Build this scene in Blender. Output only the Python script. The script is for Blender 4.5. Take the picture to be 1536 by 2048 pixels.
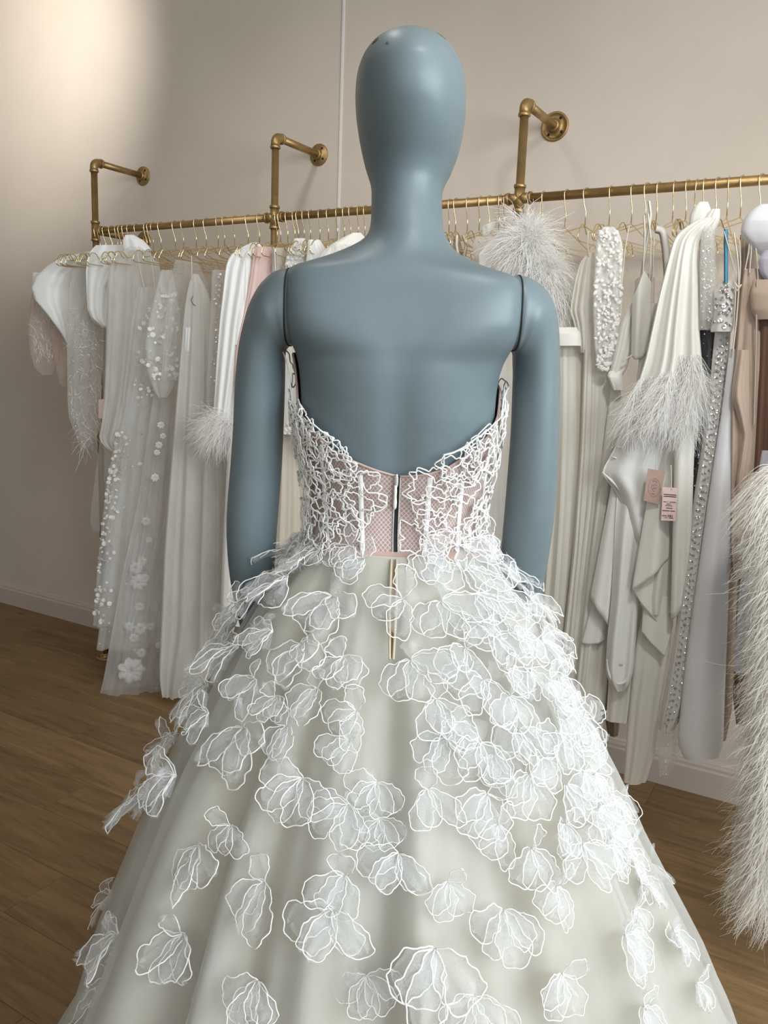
import bpy, math, random
import numpy as np

scene = bpy.context.scene
for o in list(bpy.data.objects):
    bpy.data.objects.remove(o, do_unlink=True)
COL = scene.collection

# ---------------------------------------------------------------- camera
F_PX, YAW, PITCH, ROLL = 1636.0, -0.5282, -0.1729, 0.0363
S = 0.92
CAM_H = 1.4842 * S
WALL_Y = 3.0 * S
RAIL_Y = WALL_Y - 0.2969 * S
RAIL_Z = 2.063 * S
TOP_Z = 2.3652 * S
POST_X = [-3.1721 * S, -2.1311 * S, -1.0962 * S, -0.055]
BASE_H = 0.1293 * S
STRIP_X = -2.0237 * S
CAM = np.array([0.0, 0.0, CAM_H])
_f = np.array([math.sin(YAW) * math.cos(PITCH), math.cos(YAW) * math.cos(PITCH), math.sin(PITCH)])
_r = np.array([math.cos(YAW), -math.sin(YAW), 0.0])
_u = np.cross(_r, _f)
RIGHT = math.cos(ROLL) * _r + math.sin(ROLL) * _u
UP = -math.sin(ROLL) * _r + math.cos(ROLL) * _u
FWD = _f
FH = np.array([math.sin(YAW), math.cos(YAW), 0.0])     # level forward
RH = _r.copy()                                          # level right

from mathutils import Matrix, Vector
cam_d = bpy.data.cameras.new('camera')
cam_o = bpy.data.objects.new('camera', cam_d)
COL.objects.link(cam_o)
cam_d.sensor_fit = 'VERTICAL'
cam_d.sensor_height = 24.0
cam_d.lens = F_PX * 24.0 / 2048.0
cam_d.clip_start = 0.02
m = Matrix.Identity(4)
for i in range(3):
    m[i][0], m[i][1], m[i][2], m[i][3] = RIGHT[i], UP[i], -FWD[i], CAM[i]
cam_o.matrix_world = m
scene.camera = cam_o

# ---------------------------------------------------------------- world, lights, exposure
scene.view_settings.view_transform = 'Standard'
scene.view_settings.look = 'None'
scene.view_settings.gamma = 1.0
scene.view_settings.exposure = -0.42
scene.view_settings.use_curve_mapping = False
world = bpy.data.worlds.new('daylight_sky')
scene.world = world
world.use_nodes = True
world.node_tree.nodes['Background'].inputs['Color'].default_value = (0.80, 0.88, 1.0, 1)
world.node_tree.nodes['Background'].inputs['Strength'].default_value = 1.0
scene.cycles.transparent_max_bounces = 14
scene.cycles.max_bounces = 6
scene.cycles.diffuse_bounces = 3
scene.cycles.glossy_bounces = 2
scene.cycles.transmission_bounces = 3
scene.cycles.use_light_tree = False
scene.cycles.use_adaptive_sampling = True
scene.cycles.adaptive_threshold = 0.04

ROOM = (-5.6, 2.3, -3.4, WALL_Y, 3.15)   # x0 x1 y0 y1 height

def area(name, loc, target, sx, sy, power, color):
    d = bpy.data.lights.new(name, 'AREA')
    d.shape = 'RECTANGLE'; d.size = sx; d.size_y = sy; d.energy = power; d.color = color
    o = bpy.data.objects.new(name, d); COL.objects.link(o)
    o.location = loc
    o.rotation_euler = (Vector(target) - Vector(loc)).to_track_quat('-Z', 'Y').to_euler()
    return o

def spot(name, loc, target, power, deg, blend, color, rad=0.04):
    d = bpy.data.lights.new(name, 'SPOT')
    d.energy = power; d.spot_size = math.radians(deg); d.spot_blend = blend; d.color = color
    d.shadow_soft_size = rad
    o = bpy.data.objects.new(name, d); COL.objects.link(o)
    o.location = loc
    o.rotation_euler = (Vector(target) - Vector(loc)).to_track_quat('-Z', 'Y').to_euler()
    return o

# daylight entering through the window in the right wall and the shop window behind the camera
area('window_daylight_right', (2.22, 0.25, 2.0), (0.0, 0.25, 1.5), 3.2, 1.6, 184, (0.86, 0.94, 1.0))
area('shopfront_daylight', (0.6, -3.32, 1.9), (0.3, 0.0, 1.3), 3.0, 1.8, 34, (0.92, 0.965, 1.0))
# ceiling track spots
LAMPS = [((-3.0, 1.5, 3.02), (-3.62, WALL_Y, 2.72), 128, 76, 1.0),
         ((-1.55, 1.25, 3.02), (-1.9, 2.3, 1.5), 46, 95, 1.0),
         ((0.25, 0.6, 3.02), (-0.5, 2.25, 1.05), 120, 78, 1.0),
         ((-1.25, 1.35, 3.02), (-0.58, 0.95, 1.5), 13, 60, 1.0)]
for k, (l, t, p, a, b) in enumerate(LAMPS):
    spot('track_spot_light', l, t, p, a, b, (1.0, 0.975, 0.94), 0.04 if k in (0, 3) else 0.10)

# ---------------------------------------------------------------- helpers
def ray(px, py):
    return RIGHT * ((px - 768.0) / F_PX) + UP * ((1024.0 - py) / F_PX) + FWD

def at_plane(px, py, Q, n):
    d = ray(px, py)
    return CAM + d * (np.dot(Q - CAM, n) / np.dot(d, n))

def proj(P):
    q = np.asarray(P) - CAM
    z = q @ FWD
    return 768 + F_PX * (q @ RIGHT) / z, 1024 - F_PX * (q @ UP) / z

_xs = np.linspace(-3.4, 0.9, 600)
_px = np.array([proj((x, RAIL_Y, RAIL_Z))[0] for x in _xs])

def rail_x(px):
    return float(np.interp(px, _px, _xs))

def hang_plane(px, off):
    """vertical plane facing the room at a garment hanging under rail pixel px, off metres in front of the rail"""
    off = 0.02 + 0.52 * off      # garments stay within the reach of their hangers
    Q = np.array([rail_x(px), RAIL_Y, RAIL_Z])
    n = np.array([Q[0], Q[1], 0.0]); n /= np.linalg.norm(n)
    return Q - n * off, n

class MB:
    def __init__(self):
        self.v = []; self.q = []; self.t = []; self.n = 0; self.uv = []
    def add(self, v, quads=None, tris=None, uv=None):
        v = np.asarray(v, float).reshape(-1, 3)
        if quads is not None and len(quads): self.q.append(np.asarray(quads, int) + self.n)
        if tris is not None and len(tris): self.t.append(np.asarray(tris, int) + self.n)
        self.v.append(v); self.n += len(v)
        self.uv.append(np.zeros((len(v), 2)) if uv is None else np.asarray(uv, float).reshape(-1, 2))
        return self
    def grid(self, P, close=False, uv=None):
        """P[m,n,3]; close joins the last column to the first"""
        P = np.asarray(P, float); m_, n_ = P.shape[:2]
        I = np.arange(m_ * n_).reshape(m_, n_)
        if close:
            J = np.concatenate([I, I[:, :1]], 1)
        else:
            J = I
        q = np.stack([J[:-1, :-1], J[:-1, 1:], J[1:, 1:], J[1:, :-1]], -1).reshape(-1, 4)
        return self.add(P.reshape(-1, 3), q, None, uv)
    def box(self, a, b):
        (x0, y0, z0), (x1, y1, z1) = a, b
        v = [(x0,y0,z0),(x1,y0,z0),(x1,y1,z0),(x0,y1,z0),(x0,y0,z1),(x1,y0,z1),(x1,y1,z1),(x0,y1,z1)]
        return self.add(v, [(0,3,2,1),(4,5,6,7),(0,1,5,4),(1,2,6,5),(2,3,7,6),(3,0,4,7)])
    def tube(self, path, r, sides=6, closed=False, caps=True):
        p = np.asarray(path, float); n_ = len(p)
        r = np.broadcast_to(np.asarray(r, float), (n_,))
        if closed:
            t = np.roll(p, -1, 0) - np.roll(p, 1, 0)
        else:
            t = np.gradient(p, axis=0)
        t /= np.maximum(np.linalg.norm(t, axis=1, keepdims=True), 1e-9)
        a = np.array([0.0, 0, 1]) if abs(t[0][2]) < 0.9 else np.array([1.0, 0, 0])
        nn = np.cross(t[0], a); nn /= np.linalg.norm(nn)
        ns = [nn]
        for i in range(1, n_):
            w = ns[-1] - t[i] * np.dot(ns[-1], t[i])
            l = np.linalg.norm(w)
            ns.append(w / l if l > 1e-6 else ns[-1])
        ns = np.array(ns); bs = np.cross(t, ns)
        an = np.linspace(0, 2 * math.pi, sides, endpoint=False)
        P = p[:, None] + (ns[:, None] * np.cos(an)[None, :, None] + bs[:, None] * np.sin(an)[None, :, None]) * r[:, None, None]
        if closed: P = np.concatenate([P, P[:1]], 0)
        base = self.n
        self.grid(P, True)
        if caps and not closed:
            e = base + (n_ - 1) * sides
            for k in range(1, sides - 1):
                self.t.append(np.array([[base, base + k + 1, base + k]])); self.t.append(np.array([[e, e + k, e + k + 1]]))
        return self
    def lathe(self, prof, origin, axis=(0, 0, 1), sides=20):
        """prof: (radius, height) pairs along axis"""
        ax = np.asarray(axis, float); ax /= np.linalg.norm(ax)
        a = np.array([0.0, 0, 1]) if abs(ax[2]) < 0.9 else np.array([1.0, 0, 0])
        e1 = np.cross(ax, a); e1 /= np.linalg.norm(e1); e2 = np.cross(ax, e1)
        an = np.linspace(0, 2 * math.pi, sides, endpoint=False)
        prof = np.asarray(prof, float)
        P = np.asarray(origin, float) + ax * prof[:, 1][:, None, None] + prof[:, 0][:, None, None] * (e1 * np.cos(an)[:, None] + e2 * np.sin(an)[:, None])[None]
        return self.grid(P, True)
    def ribbons(self, P, W):
        """P[N,S,3] centre lines, W[N,S,3] half width vectors"""
        N, S_ = P.shape[:2]
        V = np.stack([P - W, P + W], 2).reshape(-1, 3)
        I = np.arange(N * S_ * 2).reshape(N, S_, 2)
        q = np.stack([I[:, :-1, 0], I[:, :-1, 1], I[:, 1:, 1], I[:, 1:, 0]], -1).reshape(-1, 4)
        return self.add(V, q)
    def build(self, name, mat, parent=None, smooth=True, origin=None, kind=None, label=None):
        v = np.concatenate(self.v)
        me = bpy.data.meshes.new(name)
        if parent is not None and origin is None:
            org = np.array(parent.get('_org', (0, 0, 0)), float)
            rel = np.zeros(3)
        elif origin is None:
            lo, hi = v.min(0), v.max(0)
            org = np.array([(lo[0] + hi[0]) / 2, (lo[1] + hi[1]) / 2, lo[2]])
            rel = org
        else:
            org = np.asarray(origin, float); rel = org
        v = v - org
        q = np.concatenate(self.q) if self.q else np.zeros((0, 4), int)
        t = np.concatenate(self.t) if self.t else np.zeros((0, 3), int)
        loops = np.concatenate([q.ravel(), t.ravel()])
        me.vertices.add(len(v)); me.vertices.foreach_set('co', v.ravel())
        me.loops.add(len(loops)); me.loops.foreach_set('vertex_index', loops)
        npoly = len(q) + len(t)
        me.polygons.add(npoly)
        st = np.concatenate([np.arange(len(q)) * 4, len(q) * 4 + np.arange(len(t)) * 3])
        me.polygons.foreach_set('loop_start', st)
        me.polygons.foreach_set('use_smooth', np.full(npoly, smooth))
        uv = np.concatenate(self.uv)
        if np.any(uv):
            l = me.uv_layers.new(name='UVMap')
            l.data.foreach_set('uv', uv[loops].ravel())
        me.update(calc_edges=True)
        me.validate()
        if mat is not None: me.materials.append(mat)
        o = bpy.data.objects.new(name, me); COL.objects.link(o)
        if parent is not None: o.parent = parent
        o.location = rel
        o['_org'] = list(map(float, org))
        if kind: o['kind'] = kind
        if label: o['label'] = label
        return o

def tag(o, label, cat=None, group=None, kind=None):
    o['label'] = label
    if cat: o['category'] = cat
    if group: o['group'] = group
    if kind: o['kind'] = kind
    return o

def thing(name, loc, label, cat, group=None):
    o = bpy.data.objects.new(name, None); COL.objects.link(o)
    o.location = loc; o['_org'] = list(map(float, loc))
    o.empty_display_size = 0.05
    return tag(o, label, cat, group)

# ---------------------------------------------------------------- materials
MATS = {}
def new_mat(name):
    mt = bpy.data.materials.new(name); mt.use_nodes = True
    nt = mt.node_tree
    b = nt.nodes['Principled BSDF']
    MATS[name] = mt
    return mt, nt, b

def nd(nt, t, **kw):
    n_ = nt.nodes.new(t)
    for k, v in kw.items():
        if k in n_.inputs: n_.inputs[k].default_value = v
        else: setattr(n_, k, v)
    return n_

def lin(c):
    return tuple(((x / 255.0) / 12.92 if x / 255.0 <= 0.04045 else ((x / 255.0 + 0.055) / 1.055) ** 2.4) for x in c) + (1.0,)

def noise_col(nt, scale, c1, c2, vec=None, detail=4, rough=0.6, lo=0.35, hi=0.65):
    n_ = nd(nt, 'ShaderNodeTexNoise', Scale=scale, Detail=detail, Roughness=rough)
    if vec is not None: nt.links.new(vec, n_.inputs['Vector'])
    r = nd(nt, 'ShaderNodeValToRGB')
    r.color_ramp.elements[0].position = lo; r.color_ramp.elements[0].color = c1
    r.color_ramp.elements[1].position = hi; r.color_ramp.elements[1].color = c2
    nt.links.new(n_.outputs['Fac'], r.inputs['Fac'])
    return r, n_

def bump(nt, b, src, strength, dist):
    bp = nd(nt, 'ShaderNodeBump', Strength=strength, Distance=dist)
    nt.links.new(src, bp.inputs['Height']); nt.links.new(bp.outputs['Normal'], b.inputs['Normal'])
    return bp

def plain(name, c, rough=0.5, metal=0.0, sheen=0.0, spec=0.5, var=0.0, vscale=30, bmp=0.0, bscale=200, coat=0.0):
    mt, nt, b = new_mat(name)
    c = lin(c)
    tc = nd(nt, 'ShaderNodeTexCoord')
    if var > 0:
        c1 = tuple(x * (1 - var) for x in c[:3]) + (1,); c2 = tuple(min(1, x * (1 + var)) for x in c[:3]) + (1,)
        r, _ = noise_col(nt, vscale, c1, c2, tc.outputs['Object'])
        nt.links.new(r.outputs['Color'], b.inputs['Base Color'])
    else:
        b.inputs['Base Color'].default_value = c
    b.inputs['Roughness'].default_value = rough
    b.inputs['Metallic'].default_value = metal
    b.inputs['Specular IOR Level'].default_value = spec
    if sheen:
        b.inputs['Sheen Weight'].default_value = sheen; b.inputs['Sheen Roughness'].default_value = 0.4
    if coat:
        b.inputs['Coat Weight'].default_value = coat; b.inputs['Coat Roughness'].default_value = 0.25
    if bmp:
        n_ = nd(nt, 'ShaderNodeTexNoise', Scale=bscale, Detail=3)
        nt.links.new(tc.outputs['Object'], n_.inputs['Vector'])
        bump(nt, b, n_.outputs['Fac'], bmp, 0.002)
    return mt

def cloth(name, c, rough=0.75, trans=0.25, spec=0.25, sheen=0.15, bmp=0.15, bscale=60, aniso=0.0):
    """soft opaque fabric that lets some light through"""
    mt, nt, b = new_mat(name)
    c = lin(c)
    b.inputs['Base Color'].default_value = c
    b.inputs['Roughness'].default_value = rough
    b.inputs['Specular IOR Level'].default_value = spec
    b.inputs['Sheen Weight'].default_value = sheen
    tc = nd(nt, 'ShaderNodeTexCoord')
    n_ = nd(nt, 'ShaderNodeTexNoise', Scale=bscale, Detail=4)
    mp = nd(nt, 'ShaderNodeMapping'); mp.inputs['Scale'].default_value = (1, 1, 0.25)
    nt.links.new(tc.outputs['Object'], mp.inputs['Vector']); nt.links.new(mp.outputs['Vector'], n_.inputs['Vector'])
    bump(nt, b, n_.outputs['Fac'], bmp, 0.004)
    tr = nd(nt, 'ShaderNodeBsdfTranslucent'); tr.inputs['Color'].default_value = c
    mx = nd(nt, 'ShaderNodeMixShader', Fac=trans)
    out = nt.nodes['Material Output']
    nt.links.new(b.outputs[0], mx.inputs[1]); nt.links.new(tr.outputs[0], mx.inputs[2]); nt.links.new(mx.outputs[0], out.inputs['Surface'])
    return mt

def tulle(name, c, alpha=0.4, var=0.15, vscale=14, trans=0.4):
    """sheer net: part of the light passes straight through the holes"""
    mt, nt, b = new_mat(name)
    c = lin(c)
    nt.nodes.remove(b)
    df = nd(nt, 'ShaderNodeBsdfDiffuse'); df.inputs['Color'].default_value = c
    tl = nd(nt, 'ShaderNodeBsdfTranslucent'); tl.inputs['Color'].default_value = c
    m1 = nd(nt, 'ShaderNodeMixShader', Fac=trans)
    tp = nd(nt, 'ShaderNodeBsdfTransparent')
    m2 = nd(nt, 'ShaderNodeMixShader')
    tc = nd(nt, 'ShaderNodeTexCoord')
    n_ = nd(nt, 'ShaderNodeTexNoise', Scale=vscale, Detail=3)
    mp = nd(nt, 'ShaderNodeMapping'); mp.inputs['Scale'].default_value = (1, 1, 0.3)
    nt.links.new(tc.outputs['Object'], mp.inputs['Vector']); nt.links.new(mp.outputs['Vector'], n_.inputs['Vector'])
    mr = nd(nt, 'ShaderNodeMapRange')
    mr.inputs['From Min'].default_value = 0.3; mr.inputs['From Max'].default_value = 0.7
    mr.inputs['To Min'].default_value = max(0, alpha - var); mr.inputs['To Max'].default_value = min(1, alpha + var)
    nt.links.new(n_.outputs['Fac'], mr.inputs['Value']); nt.links.new(mr.outputs['Result'], m2.inputs['Fac'])
    nt.links.new(df.outputs[0], m1.inputs[1]); nt.links.new(tl.outputs[0], m1.inputs[2])
    nt.links.new(tp.outputs[0], m2.inputs[1]); nt.links.new(m1.outputs[0], m2.inputs[2])
    nt.links.new(m2.outputs[0], nt.nodes['Material Output'].inputs['Surface'])
    return mt

# wall paint with a fine woven paper texture
M_wall, nt, b = new_mat('wall_paint')
tc = nd(nt, 'ShaderNodeTexCoord')
r_, _ = noise_col(nt, 1.4, lin((204, 192, 177)), lin((211, 199, 185)), tc.outputs['Object'])
nt.links.new(r_.outputs['Color'], b.inputs['Base Color'])
b.inputs['Roughness'].default_value = 0.8; b.inputs['Specular IOR Level'].default_value = 0.2
n_ = nd(nt, 'ShaderNodeTexNoise', Scale=260, Detail=2); nt.links.new(tc.outputs['Object'], n_.inputs['Vector'])
bump(nt, b, n_.outputs['Fac'], 0.12, 0.002)
M_trim = plain('trim_paint', (196, 182, 171), 0.45, var=0.02, vscale=4)
M_white_trim = plain('white_trim', (226, 222, 216), 0.5, var=0.02, vscale=4)
M_offwhite = plain('off_white_wall_paint', (228, 224, 218), 0.85, var=0.02, vscale=3)
M_ceiling = plain('ceiling_paint', (226, 220, 212), 0.85, var=0.02, vscale=3)

M_wood, nt, b = new_mat('oak_plank')
tc = nd(nt, 'ShaderNodeTexCoord'); oi = nd(nt, 'ShaderNodeObjectInfo')
ad = nd(nt, 'ShaderNodeVectorMath', operation='ADD')
sc_ = nd(nt, 'ShaderNodeVectorMath', operation='SCALE'); sc_.inputs['Scale'].default_value = 37.0
cb = nd(nt, 'ShaderNodeCombineXYZ')
nt.links.new(oi.outputs['Random'], cb.inputs['X']); nt.links.new(oi.outputs['Random'], cb.inputs['Y'])
nt.links.new(cb.outputs[0], sc_.inputs[0]); nt.links.new(tc.outputs['Object'], ad.inputs[0]); nt.links.new(sc_.outputs[0], ad.inputs[1])
mp = nd(nt, 'ShaderNodeMapping'); mp.inputs['Scale'].default_value = (1.1, 11, 1)
nt.links.new(ad.outputs[0], mp.inputs['Vector'])
g1, gn = noise_col(nt, 2.2, lin((102, 79, 50)), lin((144, 116, 80)), mp.outputs['Vector'], detail=8, rough=0.65, lo=0.3, hi=0.72)
gn.inputs['Distortion'].default_value = 1.2
mp2 = nd(nt, 'ShaderNodeMapping'); mp2.inputs['Scale'].default_value = (2.2, 5, 1)
nt.links.new(ad.outputs[0], mp2.inputs['Vector'])
vo = nd(nt, 'ShaderNodeTexVoronoi', Scale=1.0); nt.links.new(mp2.outputs['Vector'], vo.inputs['Vector'])
kr = nd(nt, 'ShaderNodeValToRGB'); kr.color_ramp.elements[0].position = 0.02; kr.color_ramp.elements[0].color = (0.35, 0.3, 0.26, 1)
kr.color_ramp.elements[1].position = 0.13; kr.color_ramp.elements[1].color = (1, 1, 1, 1)
nt.links.new(vo.outputs['Distance'], kr.inputs['Fac'])
mu = nd(nt, 'ShaderNodeMixRGB', blend_type='MULTIPLY'); mu.inputs['Fac'].default_value = 0.75
nt.links.new(g1.outputs['Color'], mu.inputs['Color1']); nt.links.new(kr.outputs['Color'], mu.inputs['Color2'])
hv = nd(nt, 'ShaderNodeHueSaturation')
mr = nd(nt, 'ShaderNodeMapRange'); mr.inputs['To Min'].default_value = 0.86; mr.inputs['To Max'].default_value = 1.12
nt.links.new(oi.outputs['Random'], mr.inputs['Value']); nt.links.new(mr.outputs['Result'], hv.inputs['Value'])
nt.links.new(mu.outputs['Color'], hv.inputs['Color']); nt.links.new(hv.outputs['Color'], b.inputs['Base Color'])
b.inputs['Roughness'].default_value = 0.5; b.inputs['Specular IOR Level'].default_value = 0.35
bump(nt, b, gn.outputs['Fac'], 0.12, 0.002)
M_slab = plain('dark_underlay', (52, 38, 26), 0.8, var=0.1)

M_brass = plain('gold_painted_pipe', (166, 137, 92), 0.42, metal=0.8, var=0.12, vscale=25, bmp=0.25, bscale=350)
M_hole = plain('bolt_hole_shade', (24, 18, 12), 0.8, var=0.1)  # near-black discs stand in for the shade inside the bolt holes
M_wire = plain('polished_gold_wire', (240, 220, 172), 0.2, metal=1.0, var=0.05)
M_black = plain('matte_black', (30, 30, 30), 0.6, var=0.1)

# blue-grey satin mannequin paint with faint scuffs
M_man, nt, b = new_mat('mannequin_paint')
tc = nd(nt, 'ShaderNodeTexCoord')
r_, n1 = noise_col(nt, 5.0, lin((99, 113, 118)), lin((107, 122, 127)), tc.outputs['Object'], detail=5)
n2 = nd(nt, 'ShaderNodeTexNoise', Scale=42.0, Detail=6, Roughness=0.7); nt.links.new(tc.outputs['Object'], n2.inputs['Vector'])
rr = nd(nt, 'ShaderNodeValToRGB'); rr.color_ramp.elements[0].position = 0.715; rr.color_ramp.elements[0].color = (0, 0, 0, 1)
rr.color_ramp.elements[1].position = 0.76; rr.color_ramp.elements[1].color = (1, 1, 1, 1)
nt.links.new(n2.outputs['Fac'], rr.inputs['Fac'])
mx = nd(nt, 'ShaderNodeMixRGB'); mx.inputs['Color2'].default_value = lin((92, 104, 112))
nt.links.new(rr.outputs['Color'], mx.inputs['Fac']); nt.links.new(r_.outputs['Color'], mx.inputs['Color1'])
nt.links.new(mx.outputs['Color'], b.inputs['Base Color'])
b.inputs['Roughness'].default_value = 0.43; b.inputs['Specular IOR Level'].default_value = 0.5
bump(nt, b, n1.outputs['Fac'], 0.05, 0.004)
M_chip = plain('paint_chip', (86, 84, 80), 0.8, var=0.2, vscale=80)

# fabrics
M_satin = cloth('white_satin', (238, 237, 233), 0.38, 0.12, 0.5, 0.0, 0.08, 12)
M_silk = cloth('ivory_silk', (238, 235, 226), 0.45, 0.15, 0.4, 0.05, 0.1, 14)
M_ivory = cloth('ivory_crepe', (236, 233, 224), 0.75, 0.25, 0.2, 0.15, 0.15, 40)
M_cream = cloth('cream_chiffon', (236, 232, 221), 0.8, 0.3, 0.15, 0.15, 0.2, 50)
M_white = cloth('white_crepe', (238, 238, 240), 0.7, 0.2, 0.25, 0.1, 0.08, 40)
M_greywhite = tulle('grey_white_tulle_layers', (234, 232, 226), 0.74, 0.1)
M_champ = cloth('champagne_chiffon', (218, 208, 192), 0.8, 0.25, 0.15, 0.1, 0.2, 40)
M_beige = cloth('beige_satin', (206, 184, 166), 0.5, 0.15, 0.35, 0.05, 0.1, 20)
M_brown = cloth('brown_satin', (112, 82, 66), 0.5, 0.05, 0.35, 0.0, 0.1, 20)
M_taupe = cloth('taupe_satin', (158, 138, 122), 0.55, 0.1, 0.3, 0.0, 0.1, 20)
M_pink = cloth('blush_pink_satin', (226, 196, 186), 0.45, 0.12, 0.4, 0.0, 0.1, 20)
M_lilac = cloth('pale_lilac_chiffon', (226, 224, 238), 0.7, 0.3, 0.2, 0.1, 0.1, 30)
M_blackc = cloth('black_sequin_cloth', (34, 30, 30), 0.5, 0.02, 0.5, 0.0, 0.5, 260)
M_silverc = cloth('silver_grey_cloth', (216, 213, 208), 0.55, 0.15, 0.4, 0.1, 0.35, 160)
M_lace = tulle('lace_net', (240, 238, 232), 0.62, 0.3, 90, 0.3)
M_t_white = tulle('white_tulle', (242, 241, 238), 0.36, 0.12)
M_t_grey = tulle('grey_tulle', (234, 232, 227), 0.4, 0.12)
M_t_blush = tulle('blush_tulle', (226, 206, 196), 0.34, 0.12)
M_t_dense = tulle('dense_tulle', (238, 236, 231), 0.52, 0.12)
M_t_faint = tulle('faint_tulle', (236, 236, 232), 0.25, 0.1)
M_feather = cloth('white_feather', (246, 244, 240), 0.8, 0.35, 0.15, 0.1, 0.0, 40)
M_feather_iv = cloth('ivory_feather', (243, 239, 230), 0.8, 0.35, 0.15, 0.1, 0.0, 40)
M_petal = cloth('white_petal', (244, 243, 238), 0.6, 0.3, 0.25, 0.1, 0.1, 40)
M_strap = cloth('cream_strap', (234, 226, 208), 0.5, 0.1, 0.3, 0.0, 0.0, 40)
M_blue = cloth('sky_blue_ribbon', (92, 160, 190), 0.5, 0.1, 0.3, 0.0, 0.0, 40)
M_sequin = plain('silver_sequin', (240, 240, 238), 0.12, metal=0.9)
M_sequin_dk = plain('dark_sequin', (150, 147, 142), 0.3, metal=0.6)
M_bead = plain('glass_bead', (246, 246, 246), 0.08, metal=0.3, spec=0.9)
M_tag_pink = plain('blush_card', (226, 200, 192), 0.7, var=0.03)
M_tag_kraft = plain('dusty_pink_card', (178, 150, 138), 0.7, var=0.04)
M_ink = plain('black_ink', (40, 34, 34), 0.7, var=0.1)
M_ink_soft = plain('grey_ink', (138, 116, 108), 0.7, var=0.1)
# ================================================================ room
rng = np.random.default_rng(7)
X0, X1, Y0, Y1, HT = ROOM
def struct(o, label=None):
    o['kind'] = 'structure'
    if label: o['label'] = label
    return o

floor = struct(MB().box((X0, Y0, -0.05), (X1, Y1, -0.006)).build('floor', M_slab, smooth=False), 'brown oak plank floor running along the wall')
PW, PL_, row = 0.182, 1.28, 0
y = Y1
while y > Y0 + 0.01:
    ya = max(Y0, y - PW)
    x = X0 - PL_ * ((row * 0.37) % 1.0)
    while x < X1:
        a, b_ = max(x, X0), min(x + PL_, X1)
        if b_ - a > 0.05:
            g = 0.0004
            mb = MB(); e = 0.0006
            lo = np.array([a + g, ya + g]); hi = np.array([b_ - g, y - g])
            v = []
            for (ins, z) in ((0, -0.006), (0, -e), (e, 0.0)):
                v += [(lo[0] + ins, lo[1] + ins, z), (hi[0] - ins, lo[1] + ins, z), (hi[0] - ins, hi[1] - ins, z), (lo[0] + ins, hi[1] - ins, z)]
            q = [(8, 9, 10, 11)]
            for l in (0, 4):
                for k in range(4): q.append((l + k, l + (k + 1) % 4, l + 4 + (k + 1) % 4, l + 4 + k))
            mb.add(v, q)
            p = mb.build('plank', M_wood, smooth=False)
            p.parent = floor
            p.matrix_parent_inverse = floor.matrix_world.inverted() if False else Matrix.Translation(-Vector(floor.location))
        x += PL_
    y = ya; row += 1

T = 0.12
struct(MB().box((X0 - T, Y1, 0), (X1 + T, Y1 + T, HT)).build('wall_back', M_wall, smooth=False), 'taupe painted wall behind the clothing rail')
struct(MB().box((X0 - T, Y0, 0), (X0, Y1, HT)).build('wall_left', M_offwhite, smooth=False), 'off-white painted side wall')
struct(MB().box((X0 - T, Y0 - T, HT), (X1 + T, Y1 + T, HT + 0.1)).build('ceiling', M_ceiling, smooth=False), 'off-white ceiling')
def wall_with_window(name, wname, horiz, c0, c1, pos, w0, w1, z0, z1, lab):
    """wall spanning c0..c1 along one axis at pos with a window opening w0..w1, z0..z1"""
    def bx(mb, a0, a1, b0, b1, p0, p1):
        if horiz: mb.box((a0, p0, b0), (a1, p1, b1))
        else: mb.box((p0, a0, b0), (p1, a1, b1))
    p0, p1 = (pos - T, pos) if horiz else (pos, pos + T)
    mb = MB()
    bx(mb, c0, w0, 0, HT, p0, p1); bx(mb, w1, c1, 0, HT, p0, p1); bx(mb, w0, w1, 0, z0, p0, p1); bx(mb, w0, w1, z1, HT, p0, p1)
    struct(mb.build(name, M_offwhite, smooth=False), lab)
    mb = MB()
    f = 0.05; mid = (p0 + p1) / 2
    bx(mb, w0, w0 + f, z0, z1, p0 + .02, p1 - .02); bx(mb, w1 - f, w1, z0, z1, p0 + .02, p1 - .02)
    bx(mb, w0 + f, w1 - f, z0, z0 + f, p0 + .02, p1 - .02); bx(mb, w0 + f, w1 - f, z1 - f, z1, p0 + .02, p1 - .02)
    c = (w0 + w1) / 2
    bx(mb, c - .025, c + .025, z0 + f, z1 - f, p0 + .02, p1 - .02)
    w = struct(mb.build(wname, M_white_trim, smooth=False), 'white framed window')
    for a, b2 in ((w0 + f, c - .025), (c + .025, w1 - f)):
        mb = MB(); bx(mb, a, b2, z0 + f, z1 - f, mid - .003, mid + .003)
        g = mb.build('pane', M_glass, smooth=False)
        g.parent = w; g.matrix_parent_inverse = Matrix.Translation(-Vector(w.location))
M_glass, nt, b = new_mat('window_glass')
nt.nodes.remove(b)
tp = nd(nt, 'ShaderNodeBsdfTransparent'); gl = nd(nt, 'ShaderNodeBsdfGlossy', Roughness=0.02); mx = nd(nt, 'ShaderNodeMixShader', Fac=0.06)
nt.links.new(tp.outputs[0], mx.inputs[1]); nt.links.new(gl.outputs[0], mx.inputs[2]); nt.links.new(mx.outputs[0], nt.nodes['Material Output'].inputs['Surface'])
wall_with_window('wall_right', 'window_1', False, Y0, Y1, X1, -1.4, 1.9, 1.15, 2.85, 'off-white wall with a wide window')
wall_with_window('wall_front', 'window_2', True, X0 - T, X1 + T, Y0, -1.0, 2.15, 1.0, 2.85, 'shop front wall with a wide window')

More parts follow.
